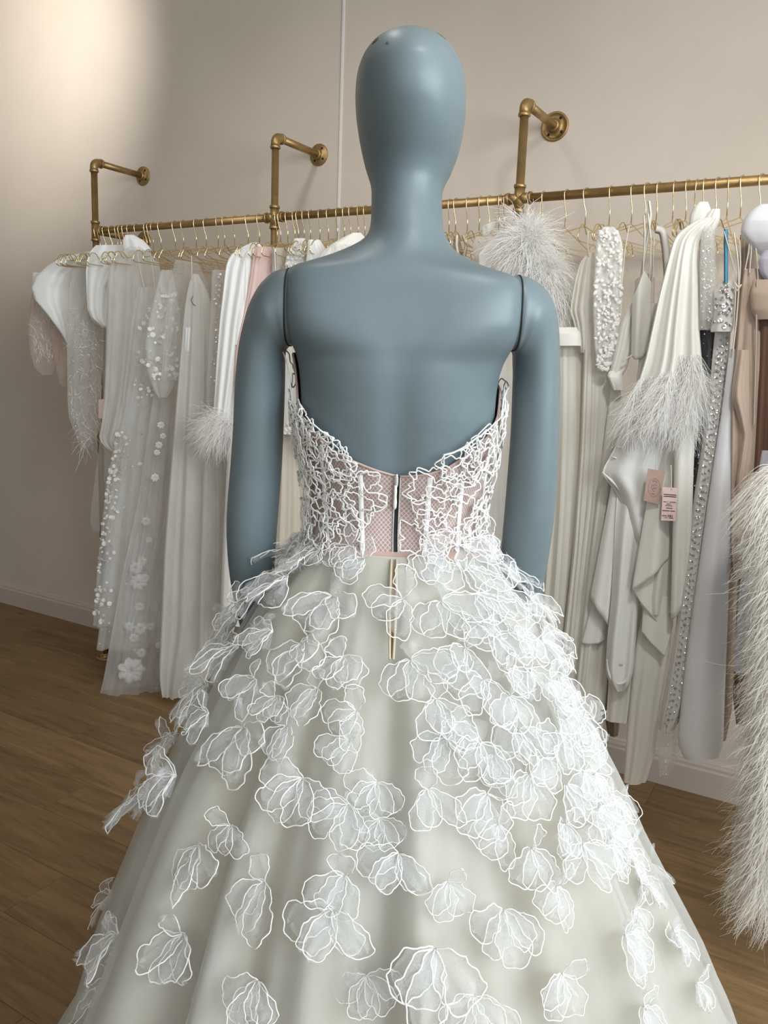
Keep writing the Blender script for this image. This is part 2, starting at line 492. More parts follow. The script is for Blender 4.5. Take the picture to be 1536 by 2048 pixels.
# baseboard with stepped, rounded cap
def baseboard(name, horiz, a, b_, pos, sgn):
    prof = np.array([(0.0, 0.0), (0.016, 0.0), (0.016, BASE_H * 0.72), (0.013, BASE_H * 0.78), (0.0125, BASE_H * 0.86), (0.009, BASE_H * 0.93), (0.008, BASE_H * 0.97), (0.005, BASE_H), (0.0, BASE_H)])
    P = np.zeros((2, len(prof), 3))
    for k, c in enumerate((a, b_)):
        if horiz: P[k, :, 0] = c; P[k, :, 1] = pos + sgn * prof[:, 0]
        else: P[k, :, 1] = c; P[k, :, 0] = pos + sgn * prof[:, 0]
        P[k, :, 2] = prof[:, 1]
    return struct(MB().grid(P).build(name, M_trim, smooth=False), 'painted baseboard with a stepped cap')
baseboard('baseboard_back', True, X0, X1, Y1, -1)
baseboard('baseboard_left', False, Y0, Y1, X0, 1)
baseboard('baseboard_right', False, Y0, Y1, X1, -1)
struct(MB().box((STRIP_X - 0.0045, Y1 - 0.004, BASE_H), (STRIP_X + 0.0045, Y1, HT)).build('trim_1', M_white_trim, smooth=False), 'thin white vertical seam strip on the wall')

# track lights (out of view, they give the spots a body)
for k, (l, t, p_, a, b_) in enumerate(LAMPS):
    l = np.array(l); d = np.array(t) - l; d /= np.linalg.norm(d)
    th = thing('track_spotlight', (l[0], l[1], l[2]), ['white ceiling spotlight at the left end, aimed at the bare wall', 'white ceiling spotlight above the middle of the rail', 'white ceiling spotlight above the right of the rail', 'white ceiling spotlight aimed at the mannequin'][k], 'spotlight', 'ceiling spotlights')
    MB().lathe([(0.0, -0.11), (0.042, -0.108), (0.046, -0.09), (0.046, -0.012), (0.042, -0.012), (0.038, -0.06), (0.0, -0.062)], l, d).build('lamp_head', M_white_trim, th)
    MB().tube([l - d * 0.08, (l[0] - d[0] * 0.08, l[1] - d[1] * 0.08, HT - 0.012)], 0.009, 10).build('stem', M_white_trim, th)
    MB().lathe([(0, 0), (0.05, 0), (0.05, 0.012), (0, 0.012)], (l[0] - d[0] * 0.08, l[1] - d[1] * 0.08, HT - 0.012)).build('ceiling_plate', M_white_trim, th)

# ================================================================ gold pipe clothing rail
PR = 0.0134
rail_t = thing('clothing_rail', (POST_X[0], RAIL_Y, 0), 'wall mounted clothing rail made of gold painted pipe', 'clothing rail')
RAIL_END = 0.62
def collar(mb, o, ax, r=PR * 1.32, h=0.009):
    o = np.array(o, float); ax = np.array(ax, float)
    mb.lathe([(PR, -h / 2), (r * .97, -h / 2), (r, -h / 2 + .0015), (r, h / 2 - .0015), (r * .97, h / 2), (PR, h / 2)], o, ax, 24)
def flange(o, ax, rad, name='flange', rim=False):
    """round wall plate; ax points away from the wall"""
    mb = MB(); o = np.array(o, float); ax = np.array(ax, float)
    prof = [(0, 0), (rad, 0), (rad * 1.005, 0.0015), (rad, 0.0045), (rad * .96, 0.006)]
    if rim: prof += [(rad * .84, 0.006), (rad * .81, 0.0035)]
    prof += [(rad * .5, 0.0045 if rim else 0.0065), (rad * .44, 0.009), (PR * 1.42, 0.017), (PR * 1.36, 0.022), (PR, 0.022)]
    mb.lathe(prof, o, ax, 36)
    fl = mb.build(name, M_brass, rail_t)
    a = np.array([0, 0, 1.0]) if abs(ax[2]) < .9 else np.array([1.0, 0, 0])
    e1 = np.cross(ax, a); e1 /= np.linalg.norm(e1); e2 = np.cross(ax, e1)
    for k in range(4):
        an = math.pi / 4 + k * math.pi / 2 + 0.12
        c = o + (e1 * math.cos(an) + e2 * math.sin(an)) * rad * .66 + ax * (0.0045 if rim else 0.0058)
        hb = MB().lathe([(0.0, 0.0015), (0.0042, 0.0015), (0.0046, 0.0010), (0.0046, -0.003)], c, ax, 12)
        h = hb.build('bolt_hole', M_hole, fl)
        h.location = (0, 0, 0)
        # parent shares the same origin as the rail empty
for k, px in enumerate(POST_X):
    # upright
    MB().tube([(px, RAIL_Y, 0.02), (px, RAIL_Y, TOP_Z - 0.028)], PR, 20).build('upright', M_brass, rail_t)
    # elbow
    an = np.linspace(0, math.pi / 2, 9)
    R_ = 0.021
    pth = [(px, RAIL_Y, TOP_Z - 0.034)] + [(px, RAIL_Y + R_ * (1 - math.cos(a)), TOP_Z - R_ + R_ * math.sin(a)) for a in an] + [(px, RAIL_Y + 0.034, TOP_Z)]
    mb = MB().tube(pth, PR * 1.24, 22)
    collar(mb, (px, RAIL_Y, TOP_Z - 0.036), (0, 0, 1), PR * 1.42); collar(mb, (px, RAIL_Y + 0.036, TOP_Z), (0, 1, 0), PR * 1.42)
    mb.build('elbow_fitting', M_brass, rail_t)
    MB().tube([(px, RAIL_Y + 0.03, TOP_Z), (px, WALL_Y - 0.004, TOP_Z)], PR, 20).build('wall_arm', M_brass, rail_t)
    flange((px, WALL_Y, TOP_Z), (0, -1, 0), 0.041 if k < 2 else 0.047, 'wall_flange', rim=(k == 2))
    # tee / cross fitting
    mb = MB().tube([(px, RAIL_Y, RAIL_Z - 0.034), (px, RAIL_Y, RAIL_Z + 0.034)], PR * 1.22, 20)
    collar(mb, (px, RAIL_Y, RAIL_Z + 0.036), (0, 0, 1), PR * 1.42); collar(mb, (px, RAIL_Y, RAIL_Z - 0.036), (0, 0, 1), PR * 1.42)
    sides = ((1,) if k == 0 else (-1, 1))
    for s_ in sides:
        mb.tube([(px, RAIL_Y, RAIL_Z), (px + s_ * 0.034, RAIL_Y, RAIL_Z)], PR * 1.2, 18)
        collar(mb, (px + s_ * 0.036, RAIL_Y, RAIL_Z), (1, 0, 0), PR * 1.42)
    mb.build('tee_fitting', M_brass, rail_t)
    if k in (0, 3):
        MB().tube([(px, RAIL_Y + 0.012, RAIL_Z), (px, WALL_Y - 0.004, RAIL_Z)], PR, 18).build('wall_arm', M_brass, rail_t)
        flange((px, WALL_Y, RAIL_Z), (0, -1, 0), 0.041, 'wall_flange')
    flange((px, RAIL_Y, 0), (0, 0, 1), 0.041, 'floor_flange')
    x_b = POST_X[k + 1] if k < 3 else RAIL_END
    MB().tube([(px + 0.02, RAIL_Y, RAIL_Z), (x_b - (0.02 if k < 3 else 0), RAIL_Y, RAIL_Z)], PR, 20).build('rail_pipe', M_brass, rail_t)

# ================================================================ hangers
def make_hanger():
    # local x: across the hanger, z: up, origin at the rail axis
    r = 0.0017
    hr = PR + r + 0.0012
    a = np.linspace(math.radians(-38), math.radians(192), 16)
    hook = [(-hr * math.cos(t), 0, hr * math.sin(t)) for t in a[::-1]]
    pts = [(hook[0][0] + 0.0, 0, hook[0][2] - 0.0)]
    # free end at the back, the front side runs down diagonally to the stem
    path = [(p[0], p[1], p[2]) for p in hook][::-1]
    path += [(0.010, 0, -0.030), (0.001, 0, -0.050), (0.0, 0, -0.056), (0.0, 0, -0.092)]
    hk = MB().tube(path, r, 6)
    W = 0.208
    def half(s_):
        return [(s_ * x, 0, z) for x, z in ((0.0, -0.092), (0.004, -0.094), (0.145, -0.140), (0.152, -0.141), (0.158, -0.134), (0.166, -0.124), (0.176, -0.119), (0.187, -0.121), (0.195, -0.129), (0.2, -0.14), (0.206, -0.148), (0.208, -0.155), (0.204, -0.162), (0.195, -0.165))]
    fr = half(-1)[::-1] + half(1)[1:]
    fr = [(x, y_, z) for x, y_, z in fr]
    fb = MB().tube(fr, r, 6, closed=True)
    return hk, fb
_hk, _fb = make_hanger()
HANG_W = 0.208
hanger_px = [
    [194, 200.5, 211, 224, 235, 242, 250, 259.5, 273.5, 293, 300, 307, 322, 350, 367, 393, 413, 437, 450, 470, 496.5, 519],
    [554.7, 561.7, 575.8, 590.3, 598, 609.7, 622, 640.7, 657.8, 676.5, 690.6, 703, 718.7, 731.6],
    [900, 912.7, 936, 962, 980.4, 1001.5, 1010.8],
    [1088, 1134.6, 1173.8, 1222.9, 1267, 1295.4, 1319, 1350, 1377, 1393.7, 1410.6, 1436.8, 1458.8, 1486, 1525]]
ORD = 'first second third fourth fifth sixth seventh eighth ninth tenth eleventh twelfth thirteenth fourteenth fifteenth sixteenth seventeenth eighteenth nineteenth twentieth twenty-first twenty-second'.split()
where = ['counting right from the far left post', 'counting right from the second post', 'counting right from the mannequin neck', 'counting right from the third post']
first = None
for bi, bay in enumerate(hanger_px):
    for k, px in enumerate(bay):
        x = rail_x(px)
        lab = 'gold wire hanger, %s %s' % (ORD[k], where[bi])
        # local x axis of the hanger points away from the wall and a little to the left
        yaw = math.radians(-90 + rng.uniform(-9, 9) - (6 + 5 * (k % 3) if bi == 3 else 4))
        if first is None:
            h = thing('clothes_hanger', (0, 0, 0), lab, 'hanger', 'gold wire hangers on the rail')
            hk = _hk.build('hook', M_wire, h); fb = _fb.build('frame', M_wire, h)
            first = (h, hk, fb)
        else:
            h = first[0].copy(); COL.objects.link(h)
            for c in first[1:]:
                d = c.copy(); COL.objects.link(d); d.parent = h
            h['label'] = lab
        h.location = (x, RAIL_Y, RAIL_Z)
        h.rotation_euler = (rng.uniform(-.03, .03), 0, yaw)
# ================================================================ mannequin
DM = 1.07
MQ = CAM + FH * DM
def mpt(px, py):
    P = at_plane(px, py, MQ, FH)
    return P
MO = mpt(792, 1085); WAIST_Z = MO[2]; MO = np.array([MO[0], MO[1], 0.0])
def mloc(px, py):
    P = mpt(px, py) - MO
    return P @ RH, P[2]
def mworld(x, y, z):
    """mannequin frame (x right, y away from the camera, z up) to world"""
    return MO + RH * np.asarray(x)[..., None] + FH * np.asarray(y)[..., None] + np.array([0, 0, 1.0]) * np.asarray(z)[..., None]
# silhouette rows: y px, left px, right px, half depth, depth centre, exponent
_rows = [
 (231, 711, 933, .104, .020, 2), (267, 716, 927.5, .098, .024, 2),
 (298, 722, 920, .090, .028, 2), (325, 728.5, 909.5, .080, .030, 2), (343, 734, 902, .073, .028, 2), (361, 740, 891.5, .066, .024, 2),
 (379, 742.5, 886, .061, .018, 2), (402, 742.5, 885, .058, .013, 2), (424, 742, 885, .057, .008, 2), (447, 741.5, 886, .057, .003, 2),
 (460, 740, 887.5, .0575, .000, 2), (474, 735, 891, .058, -.002, 2), (485, 727, 897, .060, -.004, 1.9), (500, 701, 909, .064, -.007, 1.75),
 (510, 679, 921, .067, -.009, 1.72), (521, 653, 943, .070, -.011, 1.75), (532, 622, 968, .074, -.013, 1.85), (541, 594, 992, .077, -.014, 2.0),
 (550, 585.5, 1016, .080, -.015, 3.4), (560, 584, 1028, .083, -.016, 4.4), (580, 583, 1030, .088, -.017, 5.0), (610, 582, 1030, .093, -.017, 5.0),
 (650, 582, 1027, .098, -.016, 4.6), (680, 583, 1022, .101, -.014, 3.6), (700, 590, 1013, .103, -.012, 2.9), (716, 596, 1005, .104, -.010, 2.4), (745, 601, 995, .105, -.008, 2.35),
 (780, 603, 990, .105, -.005, 2.3), (830, 603, 988, .104, .000, 2.3), (870, 606, 984, .102, .005, 2.25), (915, 612, 977, .098, .010, 2.2), (960, 619, 968, .093, .014, 2.2),
 (1010, 623, 960, .088, .016, 2.2), (1050, 623, 957, .087, .015, 2.2), (1085, 619, 961, .090, .012, 2.2), (1140, 606, 976, .100, .006, 2.2), (1230, 578, 1006, .116, .000, 2.2), (1320, 560, 1030, .122, .0, 2.2), (1420, 560, 1040, .118, .0, 2.2)]
_crown = []
for q_ in np.sin(np.linspace(0.5, 90, 40) * math.pi / 180):
    yy = 200 - 142 * (1 - (1 - q_) ** 1.0) if False else 58 + 142 * (1 - math.sqrt(max(0, 1 - q_ * q_)))
    h_ = (1 - ((200 - yy) / 142.0) ** 2.5) ** 0.4 if yy < 200 else 1.0
    h_ = max(h_, .02)
    _crown.append((yy, 821.7 - 112.3 * h_, 821.7 + 112.3 * h_, .106 * h_, .018 + .012 * max(0, (150 - yy) / 92.0), 2))
_crown = sorted(set(_crown))
_rows = _crown + _rows
_R = []
for (yy, xl, xr, hd, yc, ex) in _rows:
    a, z = mloc(xl, yy); b_, z2 = mloc(xr, yy)
    _R.append(((z + z2) / 2, (a + b_) / 2, (b_ - a) / 2, hd, yc, ex))
_R = np.array(_R)
_zs = _R[::-1, 0]
def _smooth_tab(col):
    zz = np.linspace(_zs[0], _zs[-1], 3000)
    v = np.interp(zz, _zs, _R[::-1, col])
    k = np.hanning(71); k /= k.sum()
    vp = np.concatenate([np.full(35, v[0]), v, np.full(35, v[-1])])
    vs = np.convolve(vp, k, 'valid')
    w_ = np.clip((zz[-1] - zz) / 0.05 - .6, 0, 1)       # keep the crown unsmoothed
    return zz, vs * w_ + v * (1 - w_)
_tabs = {c: _smooth_tab(c) for c in range(1, 6)}
def torso(theta, z, grow=0.0):
    """surface of head/torso; theta 0 faces the camera, +theta turns to the right"""
    cx = np.interp(z, *_tabs[1]); hw = np.interp(z, *_tabs[2]) + grow; hd = np.interp(z, *_tabs[3]) + grow
    yc = np.interp(z, *_tabs[4]); ex = np.interp(z, *_tabs[5])
    s_, c_ = np.sin(theta), np.cos(theta)
    x = cx + hw * np.sign(s_) * np.abs(s_) ** (2 / ex)
    # soft groove along the spine
    y = yc - hd * np.sign(c_) * np.abs(c_) ** (2 / ex)
    zr = np.clip((z - (WAIST_Z - 0.02)) / 0.05, 0, 1) * np.clip((mloc(800, 540)[1] - z) / 0.08, 0, 1)
    y = y + zr * 0.006 * np.exp(-((x - cx) / 0.022) ** 2) * (c_ > 0)
    return x, y, z
MAN_LAB = 'life size blue grey egg-head mannequin seen from behind'
man = thing('mannequin', tuple(MO), MAN_LAB, 'mannequin')
zz = np.concatenate([np.linspace(_zs[0], _zs[-1] - 0.06, 150), _zs[-1] - 0.06 * (1 - np.sin(np.linspace(0, math.pi / 2, 34)[1:]))])
th = np.linspace(-math.pi, math.pi, 96, endpoint=False)
TH, ZZ = np.meshgrid(th, zz)
x, y, z = torso(TH, ZZ)
mb = MB().grid(mworld(x, y, z), True)
nT = len(zz); base = (nT - 1) * 96
top = mworld(np.array([x[-1].mean()]), np.array([y[-1].mean()]), np.array([z[-1].mean() + 0.0004]))
mb.add(top); ti = mb.n - 1
mb.t.append(np.array([[base + k, base + (k + 1) % 96, ti] for k in range(96)]))
bot = mworld(np.array([x[0].mean()]), np.array([y[0].mean()]), np.array([z[0].mean()]))
mb.add(bot); bi_ = mb.n - 1
mb.t.append(np.array([[(k + 1) % 96, k, bi_] for k in range(96)]))
body = mb.build('body', M_man, man)

def arm(pairs, sgn):
    """pairs: outer px, inner px, half depth, forward shift"""
    k_ = len(pairs)
    O = np.array([mloc(*p[0]) for p in pairs]); I = np.array([mloc(*p[1]) for p in pairs])
    D = np.array([p[2] for p in pairs]); Fw = np.array([p[3] for p in pairs])
    t = np.arange(k_); tt = np.linspace(0, k_ - 1, 90)
    def sm(a):
        v = np.interp(tt, t, a)
        kk = np.hanning(9); kk /= kk.sum()
        vp = np.concatenate([2 * v[0] - v[4:0:-1], v, 2 * v[-1] - v[-2:-6:-1]])
        return np.convolve(vp, kk, 'valid')
    ox, oz, ix, iz, d, fw = sm(O[:, 0]), sm(O[:, 1]), sm(I[:, 0]), sm(I[:, 1]), sm(D), sm(Fw)
    an = np.linspace(0, 2 * math.pi, 40, endpoint=False)
    ca = np.cos(an); sa = np.sin(an)
    x = (ox + ix)[:, None] / 2 + (ox - ix)[:, None] / 2 * ca
    z = (oz + iz)[:, None] / 2 + (oz - iz)[:, None] / 2 * ca
    ex_ = 2.0 + 1.0 * np.clip(1 - np.arange(len(tt)) / 22.0, 0, 1)
    y = fw[:, None] + d[:, None] * np.sign(sa) * np.abs(sa) ** (2 / ex_[:, None])
    ce = np.sign(ca) * np.abs(ca) ** (2 / ex_[:, None])
    x = (ox + ix)[:, None] / 2 + (ox - ix)[:, None] / 2 * ce
    z = (oz + iz)[:, None] / 2 + (oz - iz)[:, None] / 2 * ce
    js = 6
    sm_ = np.stack([x[js], y[js], z[js]], -1); cc_ = sm_.mean(0); sm_ = cc_ + (sm_ - cc_) * 1.002
    MB().tube(mworld(sm_[:, 0], sm_[:, 1], sm_[:, 2]), 0.0011, 6, closed=True).build('joint_seam', M_black, man)
    mb = MB().grid(mworld(x, y, z), True)
    # closed joint face
    c0 = mworld(np.array([x[0].mean()]), np.array([y[0].mean()]), np.array([z[0].mean()])); mb.add(c0); ci = mb.n - 1
    mb.t.append(np.array([[k, (k + 1) % 40, ci] for k in range(40)]))
    # hand grown from the last ring
    e = np.array([x[-1].mean(), y[-1].mean(), z[-1].mean()])
    hx = []
    n0 = (len(tt) - 1) * 40
    c1 = mworld(*[np.array([v]) for v in e]); mb.add(c1); cj = mb.n - 1
    mb.t.append(np.array([[n0 + (k + 1) % 40, n0 + k, cj] for k in range(40)]))
    dirv = np.array([0.0 * sgn, 0.35, -0.94])
    palm = [e + dirv * s_ for s_ in (-0.02, 0.02, 0.05, 0.08)]
    P = []
    for p, (w_, d_) in zip(palm, ((.018, .021), (.014, .030), (.013, .036), (.011, .034))):
        P.append([p + np.array([w_ * math.cos(a), 0, 0]) + np.array([0, .94, .35]) * d_ * math.sin(a) for a in an[::2]])
    P = np.array(P); mb.grid(mworld(P[..., 0], P[..., 1], P[..., 2]), True)
    for q in range(4):
        off = (-0.026 + 0.0175 * q)
        L = (.062, .072, .068, .054)[q]
        b0 = e + dirv * 0.072 + np.array([0, .94, .35]) * off
        f_ = np.array([b0 + dirv * L * s_ + np.array([-sgn * 0.018 * s_ * s_, 0, 0]) for s_ in np.linspace(0, 1, 7)])
        mb.tube(mworld(f_[:, 0], f_[:, 1], f_[:, 2]), np.array([.0095, .0095, .009, .0085, .008, .0068, .003]), 10)
    b0 = e + dirv * 0.02 + np.array([0, -.94, -.35]) * 0.022
    f_ = np.array([b0 + (dirv * .8 + np.array([0, -.94, -.35]) * .5) * .055 * s_ + np.array([-sgn * .012 * s_, 0, 0]) for s_ in np.linspace(0, 1, 7)])
    mb.tube(mworld(f_[:, 0], f_[:, 1], f_[:, 2]), np.array([.011, .0105, .010, .0095, .009, .007, .003]), 10)
    return mb.build('arm', M_man, man)
LA = [((600, 545), (594, 689), .058, -.016), ((586, 542), (581.5, 692), .0615, -.016), ((570, 542.5), (579, 694), .0635, -.015), ((552, 547), (576, 697), .064, -.013), ((525, 569), (573, 701), .066, -.010), ((503, 606), (571, 706), .062, -.006),
      ((489, 648), (570, 716), .057, -.002), ((478, 694), (570, 736), .052, .0), ((470, 770), (569, 776), .046, .002), ((466, 860), (566, 862), .041, .004), ((460, 932), (562, 934), .038, .006),
      ((452, 1010), (556, 1006), .036, .010), ((448, 1066), (550, 1062), .036, .018), ((447, 1129), (543, 1126), .035, .032), ((449, 1197), (536, 1194), .032, .052), ((458, 1290), (530, 1288), .027, .085), ((470, 1370), (528, 1368), .022, .118)]
RA = [((1016, 558), (1010, 699), .058, -.016), ((1029.5, 556), (1022.5, 702), .0615, -.016), ((1042, 557), (1024, 706), .0635, -.015), ((1056, 560), (1025, 709), .064, -.013), ((1082, 576), (1025.5, 713), .066, -.010), ((1101, 600), (1026, 718), .062, -.006),
      ((1112, 632), (1026, 727), .057, -.002), ((1117, 680), (1027, 744), .052, .0), ((1119.5, 770), (1026, 776), .046, .002), ((1118, 870), (1023, 872), .041, .004), ((1115, 960), (1016, 962), .038, .006),
      ((1111, 1040), (1011, 1040), .036, .012), ((1106, 1120), (1008, 1117), .035, .030), ((1097, 1205), (1006, 1202), .032, .054), ((1084, 1295), (1008, 1292), .027, .088), ((1070, 1370), (1012, 1368), .022, .118)]
arm(LA, -1); arm(RA, 1)
# paint chips on the crown
rc = random.Random(3)
for (pxx, pyy, w_, h_, rot) in ((752, 106, 10, 4, -.95), (880, 86, 13, 3, .7), (840, 66, 18, 2.0, .1), (775, 130, 2.5, 3.0, 0)):
    mb = MB(); pts = []
    for k in range(14):
        a = 2 * math.pi * k / 14; rr_ = 1 + rc.uniform(-.35, .25)
        u, v = w_ * math.cos(a) * rr_, h_ * math.sin(a) * rr_
        pts.append((pxx + u * math.cos(rot) - v * math.sin(rot), pyy + u * math.sin(rot) + v * math.cos(rot)))
    def on_head(p):
        X, Z = mloc(*p)
        cx = np.interp(Z, *_tabs[1]); hw = np.interp(Z, *_tabs[2]); q = np.clip((X - cx) / hw, -.985, .985)
        t_ = math.asin(q); xx, y_, z_ = torso(np.array([t_]), np.array([Z]), 0.0007)
        return mworld(xx, y_, z_)[0]
    vs = [on_head(p) for p in pts]; c = on_head((pxx, pyy))
    mb.add(vs + [c], None, [(k, (k + 1) % 14, 14) for k in range(14)])
    mb.build('paint_chip', M_chip, man)
# stand under the skirt
mb = MB().lathe([(0, .0), (.16, .0), (.165, .004), (.16, .009), (.02, .012), (.0125, .02), (.0125, .72)], MO + np.array([0, 0, 0.0]), (0, 0, 1), 40)
mb.build('stand', M_brass, man)

# ================================================================ wedding dress
dress = thing('wedding_dress', tuple(MO), 'strapless ivory tulle wedding dress with corded net bodice and tulle flowers, on the mannequin', 'dress')
M_lining = cloth('ivory_lining', (210, 198, 172), 0.7, 0.15, 0.2, 0.15, 0.1, 30)
M_skirt_t = tulle('skirt_tulle', (226, 227, 222), 0.42, 0.10, 9)
M_flower_t = tulle('flower_tulle', (248, 249, 250), 0.21, 0.08, 30, 0.4)
M_cord = cloth('white_cord', (250, 249, 244), 0.6, 0.12, 0.3, 0.1, 0.0, 40)
M_cord_sh = cloth('pale_grey_cord', (214, 210, 206), 0.7, 0.1, 0.2, 0.1, 0.0, 40)
M_nude, nt, b = new_mat('nude_net')
uvn = nd(nt, 'ShaderNodeUVMap')
sp = nd(nt, 'ShaderNodeSeparateXYZ'); nt.links.new(uvn.outputs[0], sp.inputs[0])
def mth(op, a, c, nt=nt):
    n_ = nd(nt, 'ShaderNodeMath', operation=op)
    for i, v in enumerate((a, c)):
        if v is None: continue
        if hasattr(v, 'is_output'): nt.links.new(v, n_.inputs[i])
        else: n_.inputs[i].default_value = v
    return n_.outputs[0]
K = math.pi / 0.0062
u1 = mth('ADD', mth('MULTIPLY', sp.outputs[0], 1.15), sp.outputs[1]); u2 = mth('SUBTRACT', mth('MULTIPLY', sp.outputs[0], 1.15), sp.outputs[1])
l1 = mth('ABSOLUTE', mth('SINE', mth('MULTIPLY', u1, K), None), None); l2 = mth('ABSOLUTE', mth('SINE', mth('MULTIPLY', u2, K), None), None)
mn = mth('MINIMUM', l1, l2); lt = mth('LESS_THAN', mn, 0.30)
mx = nd(nt, 'ShaderNodeMixRGB'); mx.inputs['Color1'].default_value = lin((160, 138, 132)); mx.inputs['Color2'].default_value = lin((206, 191, 187))
nt.links.new(lt, mx.inputs['Fac']); nt.links.new(mx.outputs['Color'], b.inputs['Base Color'])
b.inputs['Roughness'].default_value = 0.7; b.inputs['Specular IOR Level'].default_value = 0.2
bump(nt, b, lt, 0.4, 0.001)

# ---- bodice: offset shell of the torso between waist and a scooped top edge
_ts = np.array([-1, -.985, -.97, -.9, -.8, -.62, -.43, -.2, -0.03, .03, .25, .44, .56, .72, .88, .97, 1])
_ty = np.array([715, 765, 812, 838, 860, 891, 909, 925, 935, 937, 931, 920, 905, 882, 855, 819, 770.0])
_tz = np.array([mloc(792, v)[1] for v in _ty])
Z_FRONT = mloc(792, 690)[1]
def top_z(theta):
    s_ = np.sin(theta); back = np.interp(s_, _ts, _tz)
    fr = Z_FRONT + 0.012 * np.cos(2 * theta)
    w_ = np.clip(np.abs(theta) / (math.pi / 2), 0, 2)
    side = np.where(theta > 0, _tz[-1], _tz[0])
    k = np.clip((w_ - 1) / 0.6, 0, 1)
    return np.where(w_ <= 1, back, side * (1 - k) + fr * k)
ZB = WAIST_Z - 0.004
def bodice_pt(theta, v, grow):
    zt = top_z(theta); z_ = ZB + (zt - ZB) * v
    return torso(theta, z_, grow)
th = np.concatenate([np.linspace(-math.pi, -0.012, 120), np.linspace(0.012, math.pi, 120)])
vv = np.linspace(0, 1, 26)
for half, (ta, tb) in (('left', (-math.pi, -0.014)), ('right', (0.014, math.pi))):
    t_ = np.linspace(ta, tb, 120)
    TT, VV = np.meshgrid(t_, vv)
    x, y, z = bodice_pt(TT, VV, 0.004)
    mb = MB().grid(mworld(x, y, z), False, np.stack([TT * 0.125, z], -1))
    mb.build('bodice_panel', M_nude, dress)
# waist band seam and net edge binding
M_bind = cloth('nude_binding', (188, 160, 150), 0.6, 0.05, 0.2, 0.1, 0, 40)
for (ta, tb) in ((-math.pi, -0.016), (0.016, math.pi)):
    t_ = np.linspace(ta, tb, 110)
    x, y, z = bodice_pt(t_, np.ones_like(t_), 0.0045)
    MB().tube(mworld(x, y, z), 0.0016, 6).build('top_binding', M_bind, dress)
# waistband
t_ = np.linspace(-math.pi, math.pi, 120, endpoint=False)
mb = MB()
P = []
for dz, g in ((0.0, .0055), (0.006, .0064), (0.012, .0056)):
    x, y, z = torso(t_, np.full_like(t_, ZB - 0.002 + dz * .9), g); P.append(mworld(x, y, z))
mb.grid(np.array(P), True).build('waistband', M_bind, dress)
# boning channels
for (pa, pb) in (((655, 882), (668, 1082)), ((727, 934), (731, 1084)), ((852, 938), (842, 1084)), ((911, 950), (902, 1082)), ((617, 850), (634, 1075)), ((966, 870), (948, 1070))):
    L = []
    for s_ in np.linspace(0, 1, 22):
        X, Z = mloc(pa[0] + (pb[0] - pa[0]) * s_, pa[1] + (pb[1] - pa[1]) * s_)
        cx = np.interp(Z, *_tabs[1]); hw = np.interp(Z, *_tabs[2]); t0 = np.clip((X - cx) / hw, -.97, .97)
        ex = np.interp(Z, *_tabs[5]); tq = math.asin(np.sign(t0) * abs(t0) ** (ex / 2))
        w_ = 0.0036 / 0.125
        row_ = []
        for dt, g in ((-w_, .0046), (-w_ * .7, .0062), (w_ * .7, .0062), (w_, .0046)):
            xx, y_, z_ = torso(np.array([tq + dt]), np.array([Z]), g); row_.append(mworld(xx, y_, z_)[0])
        L.append(row_)
    MB().grid(np.array(L)).build('boning_channel', M_cord, dress)
# zip: dark gap, teeth tape, slider and pull
zt0 = top_z(np.array([0.0]))[0]
zl = np.linspace(zt0 + 0.001, WAIST_Z - 0.082, 30)
def zipstrip(w_, g, z_a, z_b, name, mat):
    zl = np.linspace(z_a, z_b, 26); R_ = []
    for s_ in (-1, 1):
        x, y, z = torso(np.full_like(zl, s_ * w_ / 0.1), zl, g); R_.append(mworld(x, y, z))
    return MB().grid(np.array(R_).transpose(1, 0, 2)).build(name, mat, dress)
zipstrip(0.0016, 0.0032, zt0, ZB, 'zip_gap', M_black)
for s_ in (-1, 1):
    zl = np.linspace(zt0, ZB - 0.004, 30)
    x, y, z = torso(np.full_like(zl, s_ * 0.019), zl, 0.0052)
    MB().tube(mworld(x, y, z), 0.0007, 6).build('zip_edge', M_cord_sh, dress)
zs = mloc(785, 965)[1]
x, y, z = torso(np.zeros(6), np.array([zs + .008, zs, zs - .006, zs - .014, zs - .020, zs - .0225]), 0.010)
MB().tube(mworld(x - .002, y, z), np.array([.0014, .0019, .0017, .0024, .0021, .0008]), 8).build('zip_pull', M_cord, dress)
x, y, z = torso(np.zeros(4), np.array([zs + .022, zs + .018, zs + .009, zs + .006]), 0.008)
MB().tube(mworld(x - .001, y, z), np.array([.0012, .0022, .0022, .0012]), 8).build('zip_slider', M_cord_sh, dress)

